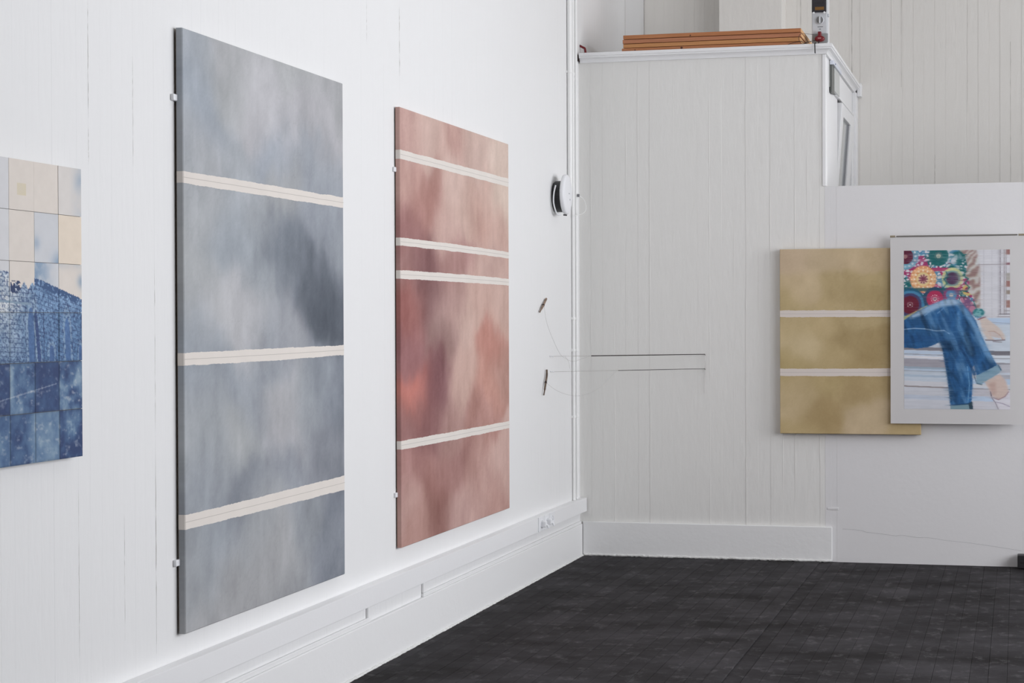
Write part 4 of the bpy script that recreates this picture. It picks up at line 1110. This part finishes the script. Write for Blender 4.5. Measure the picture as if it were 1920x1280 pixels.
def hanging_print():
    SX0, SX1, SY, SZ0, SZ1 = 1.9685, 2.762, -0.072, 0.869, 2.007
    t = thing('hanging_print', ((SX0 + SX1)/2, SY, SZ0), 'white paper print of seated legs in blue jeans and crochet top', 'print')
    m_paper = bpy.data.materials.new('thin_translucent_paper')
    m_paper.use_nodes = True
    nt = m_paper.node_tree
    b = nt.nodes['Principled BSDF']
    b.inputs['Base Color'].default_value = (*lin((231, 229, 229)), 1)
    b.inputs['Roughness'].default_value = 0.5
    tr = nt.nodes.new('ShaderNodeBsdfTranslucent'); tr.inputs['Color'].default_value = (*lin((230, 230, 230)), 1)
    mix = nt.nodes.new('ShaderNodeMixShader'); mix.inputs[0].default_value = 0.25
    nt.links.new(b.outputs[0], mix.inputs[1]); nt.links.new(tr.outputs[0], mix.inputs[2])
    nt.links.new(mix.outputs[0], nt.nodes['Material Output'].inputs['Surface'])
    # gently waving sheet
    def sag(x, z):
        return SY + 0.0015*math.sin((x - SX0)*7)*(SZ1 - z)/(SZ1 - SZ0)
    nx, nz_ = 24, 30
    v, f = [], []
    for side in (0.0, 0.0006):
        for i in range(nx + 1):
            for j in range(nz_ + 1):
                x = SX0 + (SX1 - SX0)*i/nx; z = SZ0 + (SZ1 - SZ0)*j/nz_
                v.append((x, sag(x, z) + side, z))
    N = (nx + 1)*(nz_ + 1)
    for i in range(nx):
        for j in range(nz_):
            a = i*(nz_ + 1) + j
            f.append((a, a + nz_ + 1, a + nz_ + 2, a + 1)); f.append((N + a, N + a + 1, N + a + nz_ + 2, N + a + nz_ + 1))
    sheet = from_lists('paper_sheet', v, f, m_paper, t, smooth=True)
    PX0, PX1, PZ0, PZ1 = 2.050, 2.678, 0.959, 1.926
    ss = 1.25
    A = paint_print(200, 298, ss)
    h, w = A.shape[:2]
    xs = np.linspace(PX0, PX1, w); zs = np.linspace(PZ1, PZ0, h)
    XX, ZZ = np.meshgrid(xs, zs)
    YY = SY + 0.0015*np.sin((XX - SX0)*7)*(SZ1 - ZZ)/(SZ1 - SZ0) - 0.0007
    idx = np.arange(h*w).reshape(h, w)
    q = np.stack([idx[:-1, :-1], idx[1:, :-1], idx[1:, 1:], idx[:-1, 1:]], -1).reshape(-1, 4)
    cols = (lin_np(A)*PRINT_GAIN).reshape(-1, 3)
    grid_obj('printed_picture', np.stack([XX, YY, ZZ], -1).reshape(-1, 3), q, cols, mat_vcol('printed_ink', 0.5), sheet)
    rod_m = mat('grey_rod', (120, 117, 112), 0.45)
    tip_m = mat('tan_rod_tip', (150, 140, 118), 0.6)
    rz = SZ1 + 0.007
    tube('rod', [(SX0 + 0.036, SY - 0.002, rz), (SX1 - 0.04, SY - 0.002, rz)], 0.0048, rod_m, t, 12)
    tube('rod_tip', [(SX0 - 0.001, SY - 0.002, rz), (SX0 + 0.030, SY - 0.002, rz)], 0.0062, tip_m, t, 12)
    tube('rod_tip', [(SX1 - 0.034, SY - 0.002, rz), (SX1 + 0.001, SY - 0.002, rz)], 0.0062, tip_m, t, 12)
    tube('rod_core', [(SX0 + 0.001, SY - 0.002, rz), (SX1 - 0.001, SY - 0.002, rz)], 0.003, M_PLASTIC, t, 8)
    for x in (SX0 + 0.2, SX1 - 0.2):
        tube('wall_peg', [(x, -0.0005, rz), (x, SY, rz)], 0.003, M_PLASTIC, t, 8)
PRINT_GAIN = 1.36
hanging_print()

# ------------------------------------------------------------------ twigs, rods and threads across the corner
M_TWIG = mat('grey_brown_twig', (112, 96, 84), 0.8, bump=0.8, bscale=120, var=0.35, vscale=60)
M_TWIG2 = mat('pale_brown_twig', (142, 120, 104), 0.8, bump=0.8, bscale=120, var=0.3, vscale=60)
M_KNOT = mat('dark_thread_knot', (58, 46, 44), 0.8)
M_THREAD = mat('grey_thread', (196, 194, 192), 0.8)
M_THREAD_L = mat('pale_thread', (196, 195, 196), 0.8)
M_CORD = mat('grey_cord', (176, 172, 168), 0.8)
M_RODS = mat('dark_steel_rod', (52, 48, 44), 0.4, metal=0.6)

def twig(path, radii, m, knot_at, label, thread, base):
    t = thing('twig', base, label, 'twig', 'twigs tied with thread on the left wall')
    tube('stick', sweep_catmull(path, 5), [radii[min(i*len(radii)//(5*(len(path) - 1) + 1), len(radii) - 1)] for i in range(5*(len(path) - 1) + 1)], m, t, 9)
    k = Vector(knot_at)
    lathe('knot', [(0.004, -0.008), (0.0078, -0.005), (0.0078, 0.005), (0.004, 0.008)], 'z', k, M_KNOT, t, 12)
    tube('thread', sweep_catmull(thread, 6), 0.0008, M_THREAD, t, 5)
    return t
twig([(0.010, -1.112, 1.557), (0.012, -1.075, 1.577), (0.013, -1.04, 1.594), (0.012, -0.99, 1.618), (0.011, -0.952, 1.637)], [0.0045, 0.006, 0.0065, 0.006, 0.0065], M_TWIG2, (0.013, -1.035, 1.598),
     'short pale brown twig tied with thread, upper of two on the wall',
     [(0.018, -1.035, 1.594), (0.02, -0.975, 1.493), (0.02, -0.815, 1.391), (0.02, -0.622, 1.299), (0.02, -0.422, 1.260), (0.018, -0.364, 1.209)], (0.0008, -1.03, 1.557))
twig([(0.010, -1.018, 1.066), (0.013, -1.005, 1.10), (0.014, -0.985, 1.14), (0.013, -0.955, 1.18), (0.011, -0.945, 1.215)], [0.004, 0.006, 0.0065, 0.0065, 0.006], M_TWIG, (0.014, -0.985, 1.140),
     'slender grey twig tied with thread, lower of two on the wall',
     [(0.018, -0.985, 1.137), (0.07, -0.90, 1.085), (0.14, -0.80, 1.055), (0.20, -0.70, 1.062), (0.26, -0.61, 1.10), (0.305, -0.53, 1.155), (0.341, -0.477, 1.199)], (0.0008, -0.98, 1.066))

def span(A, B, t_break, label, r_dark, r_cord, extra):
    A, B = Vector(A), Vector(B)
    t = thing('stretched_rod', (A.x, A.y, A.z), label, 'rod', 'thin rods spanning the corner')
    C_ = A + (B - A)*t_break
    tube('cord', [A, C_], r_cord, M_CORD, t, 6)
    tube('steel_rod', [C_, A + (B - A)*((1 + t_break)/2), B], [r_dark, r_dark, r_dark*0.75], M_RODS, t, 8)
    tube('nail', [(0.0008, A.y - 0.004, A.z + 0.004), (0.02, A.y + 0.008, A.z)], 0.0022, M_PLASTIC, t, 8)
    lathe('nail_head', [(0.005, 0), (0.005, 0.002), (0.003, 0.003)], 'x', (0.0195, A.y + 0.008, A.z), M_PLASTIC, t, 12, False)
    tube('hook', [(B.x, -0.0003, B.z), (B.x, -0.012, B.z), (B.x + 0.004, -0.014, B.z - 0.006)], 0.0015, M_KNOT, t, 6)
    for pth in extra:
        tube('loose_thread', sweep_catmull(pth, 5), 0.0008, M_THREAD, t, 5)
span((0.012, -0.829, 1.292), (0.811, -0.003, 1.291), 0.2505, 'upper thin dark rod stretched across the corner on a cord', 0.0030, 0.0011,
     [[(0.205, -0.626, 1.291), (0.17, -0.65, 1.278), (0.13, -0.69, 1.262), (0.10, -0.73, 1.265), (0.08, -0.758, 1.288)],
      [(0.811, -0.006, 1.29), (0.808, -0.008, 1.26), (0.813, -0.008, 1.235), (0.811, -0.006, 1.203)]])
span((0.012, -0.815, 1.199), (0.811, -0.003, 1.200), 0.4205, 'lower thin dark rod stretched across the corner on a cord', 0.0019, 0.0011,
     [[(0.811, -0.005, 1.2), (0.809, -0.006, 1.15), (0.806, -0.006, 1.09), (0.807, -0.006, 1.045)], [(0.811, -0.005, 1.2), (0.804, -0.008, 1.188), (0.799, -0.006, 1.176)]])

# ------------------------------------------------------------------ stacked wooden boards on top of the box
def wood(name, c1, c2, seed):
    m = bpy.data.materials.new(name)
    m.use_nodes = True
    nt = m.node_tree
    b = nt.nodes['Principled BSDF']
    tc = nt.nodes.new('ShaderNodeTexCoord')
    mp = nt.nodes.new('ShaderNodeMapping'); mp.inputs['Scale'].default_value = (2.0, 30, 60); mp.inputs['Location'].default_value = (seed, seed*2, 0)
    nz = nt.nodes.new('ShaderNodeTexNoise'); nz.inputs['Scale'].default_value = 2.0; nz.inputs['Detail'].default_value = 6
    rp = nt.nodes.new('ShaderNodeValToRGB')
    rp.color_ramp.elements[0].position = 0.3; rp.color_ramp.elements[0].color = (*lin(c1), 1)
    rp.color_ramp.elements[1].position = 0.7; rp.color_ramp.elements[1].color = (*lin(c2), 1)
    nt.links.new(tc.outputs['Object'], mp.inputs['Vector']); nt.links.new(mp.outputs['Vector'], nz.inputs['Vector'])
    nt.links.new(nz.outputs['Fac'], rp.inputs['Fac']); nt.links.new(rp.outputs['Color'], b.inputs['Base Color'])
    b.inputs['Roughness'].default_value = 0.6
    return m
WD = [wood('orange_pine', (166, 106, 66), (188, 126, 82), 1.0), wood('red_pine', (166, 108, 76), (186, 126, 92), 5.0), wood('yellow_pine', (182, 126, 78), (202, 146, 94), 9.0), wood('knotty_pine', (172, 112, 74), (194, 130, 88), 13.0)]
M_END = mat('pale_end_grain', (220, 176, 128), 0.7, var=0.08, vscale=40)
M_KNOTW = mat('wood_knot', (82, 42, 26), 0.7)
words = ['bottom one of four orange wooden boards stacked above the cornice', 'second from the bottom of four stacked orange wooden boards', 'third from the bottom of four stacked orange wooden boards', 'topmost of four orange wooden boards stacked above the cornice']
bz = 3.2165
for k in range(4):
    x0 = 0.285 + (-0.005 if k == 0 else 0.003*(k % 2)); x1 = 1.414 + (0.004, -0.002, 0.003, 0.002)[k]
    y0 = 0.012 + (0.0, 0.004, 0.001, 0.005)[k]
    th = 0.0245
    t = thing('wooden_board', ((x0 + x1)/2, 0.4, bz), words[k], 'board', 'stacked wooden boards')
    bm = bmesh.new()
    add_box(bm, x0, x1, y0, 0.765, bz, bz + th, 0.0012, 1)
    # slight bow along the length so that thin gaps open between boards
    b = bm_obj('plank_body', bm, WD[(3, 2, 1, 0)[k]], t)
    box('end_grain', x1, x1 + 0.0015, y0 + 0.002, 0.763, bz + 0.002, bz + th - 0.002, M_END, t)
    kn = {0: [(0.365, 0.004, 0.5), (0.665, 0.0075, 0.6)], 3: [(0.72, 0.005, 0.3)], 2: [], 1: []}[k]
    for (kx, kr, kz) in kn:
        lathe('knot', [(kr, 0.0), (kr*0.7, 0.0006)], '-y', (kx, y0, bz + th*kz), M_KNOTW, t, 14, False)
    bz += th + (0.0035, 0.0030, 0.0040, 0)[k]

# ------------------------------------------------------------------ post with a switched power socket box
post = box('trim_3', 1.468, 1.555, 0.33, 0.42, BTOP, CEIL, M_PLASTER, bev=0.002)
tag(post, 'slim white post standing on the box behind the socket', kind='structure')
M_GREY = mat('light_grey_enclosure', (204, 206, 210), 0.45)
M_SMOKE = mat('smoked_lid', (50, 47, 52), 0.25)
M_AMBER = mat('amber_breakers', (120, 84, 34), 0.4)
pb_ = thing('socket_box', (1.51, 0.329, BTOP), 'grey switched power socket box with dark lid and red plug above the cornice', 'socket box')
SX0, SX1 = 1.461, 1.558
box('enclosure', SX0, SX1, 0.245, 0.329, 3.262, 3.85, M_GREY, pb_, 0.005)
lid = box('smoked_lid', SX0 + 0.001, SX1 - 0.004, 0.228, 0.2449, 3.452, 3.80, M_SMOKE, pb_, 0.006)
box('breaker_window', SX0 + 0.022, SX1 - 0.018, 0.2265, 0.2279, 3.466, 3.486, M_AMBER, lid, 0.0005)
box('lid_mark', SX0 + 0.03, SX1 - 0.03, 0.2272, 0.2279, 3.508, 3.516, mat('dark_print', (34, 30, 33), 0.6), lid)
for x in (SX0 + 0.014, SX1 - 0.016):
    lathe('lid_screw', [(0.0065, 0), (0.0065, 0.004), (0.004, 0.005)], '-y', (x, 0.2275, 3.449), M_PLASTIC, pb_, 14, False)
kb = lathe('knob_ring', [(0.026, 0.0), (0.026, 0.006), (0.0225, 0.009), (0.021, 0.004)], '-y', (1.511, 0.245, 3.404), M_GREY, pb_, 32, False)
lathe('knob_disc', [(0.0195, 0.0), (0.0195, 0.005)], '-y', (1.511, 0.241, 3.404), mat('mid_grey_plastic', (128, 129, 130), 0.5), pb_, 28, False)
bm = bmesh.new(); add_box(bm, 1.5055, 1.5165, 0.226, 0.238, 3.382, 3.427, 0.004)
bm_obj('knob_grip', bm, M_GREY, pb_)
box('lettering', 1.497, 1.531, 0.2442, 0.2451, 3.3605, 3.3645, mat('grey_print', (110, 110, 114), 0.6), pb_)
box('lettering', 1.508, 1.518, 0.2442, 0.2451, 3.345, 3.350, mat('grey_print2', (120, 120, 124), 0.6), pb_)
box('angled_base', SX0 + 0.003, SX1 + 0.006, 0.232, 0.2449, 3.262, 3.318, mat('grey_base', (150, 153, 154), 0.5), pb_, 0.004)
lug = boxes('mounting_lug', [(SX1 + 0.0003, SX1 + 0.010, 0.262, 0.30, 3.428, 3.446)], M_GREY, pb_, 0.003)
sk = lathe('red_socket', [(0.031, 0.0), (0.032, 0.018), (0.030, 0.030), (0.022, 0.034)], '-y', (1.513, 0.2319, 3.283), M_RED, pb_, 32, False)
sk.scale = (1, 1, 0.62)
sk.location.z += 0.0255
box('red_latch', 1.503, 1.524, 0.198, 0.232, 3.292, 3.327, M_RED, pb_, 0.004)
box('rating_plate', 1.503, 1.524, 0.1968, 0.1979, 3.281, 3.287, mat('pink_print', (190, 140, 140), 0.6), pb_)
tube('hanging_cable', sweep_catmull([(1.512, 0.21, 3.275), (1.512, 0.12, 3.236), (1.513, 0.02, 3.222), (1.511, -0.058, 3.219), (1.511, -0.0625, 3.19), (1.512, -0.060, 3.160), (1.512, -0.058, 3.157)], 6), 0.0035, M_DARK, pb_, 8)
tube('loose_wire', sweep_catmull([(1.49, 0.20, 3.27), (1.46, 0.02, 3.238), (1.44, -0.01, 3.225), (1.425, -0.012, 3.238), (1.40, -0.012, 3.236), (1.36, -0.014, 3.228), (1.34, -0.014, 3.221)], 6), 0.0018, M_DARK, pb_, 6)
tube('loose_wire', sweep_catmull([(1.47, 0.10, 3.25), (1.45, -0.006, 3.226), (1.43, -0.016, 3.221), (1.415, -0.014, 3.232), (1.405, -0.014, 3.26), (1.42, -0.008, 3.285), (1.46, 0.08, 3.295), (1.475, 0.22, 3.31)], 6), 0.0012, M_DARK, pb_, 6)

# ------------------------------------------------------------------ black block on the floor at the right edge
bk = thing('black_block', (2.83, -0.07, 0.0), 'black rubber block standing on the floor against the half wall', 'block')
box('block_body', 2.72, 2.95, -0.115, -0.012, 0.003, 0.084, M_DARK, bk, 0.006)
box('block_groove', 2.735, 2.935, -0.1158, -0.1149, 0.036, 0.042, M_BLACKGAP, bk)
box('foot_pad', 2.73, 2.94, -0.105, -0.02, 0.0, 0.003, M_BLACKGAP, bk)
for o in bpy.data.objects:
    if '_w' in o: del o['_w']
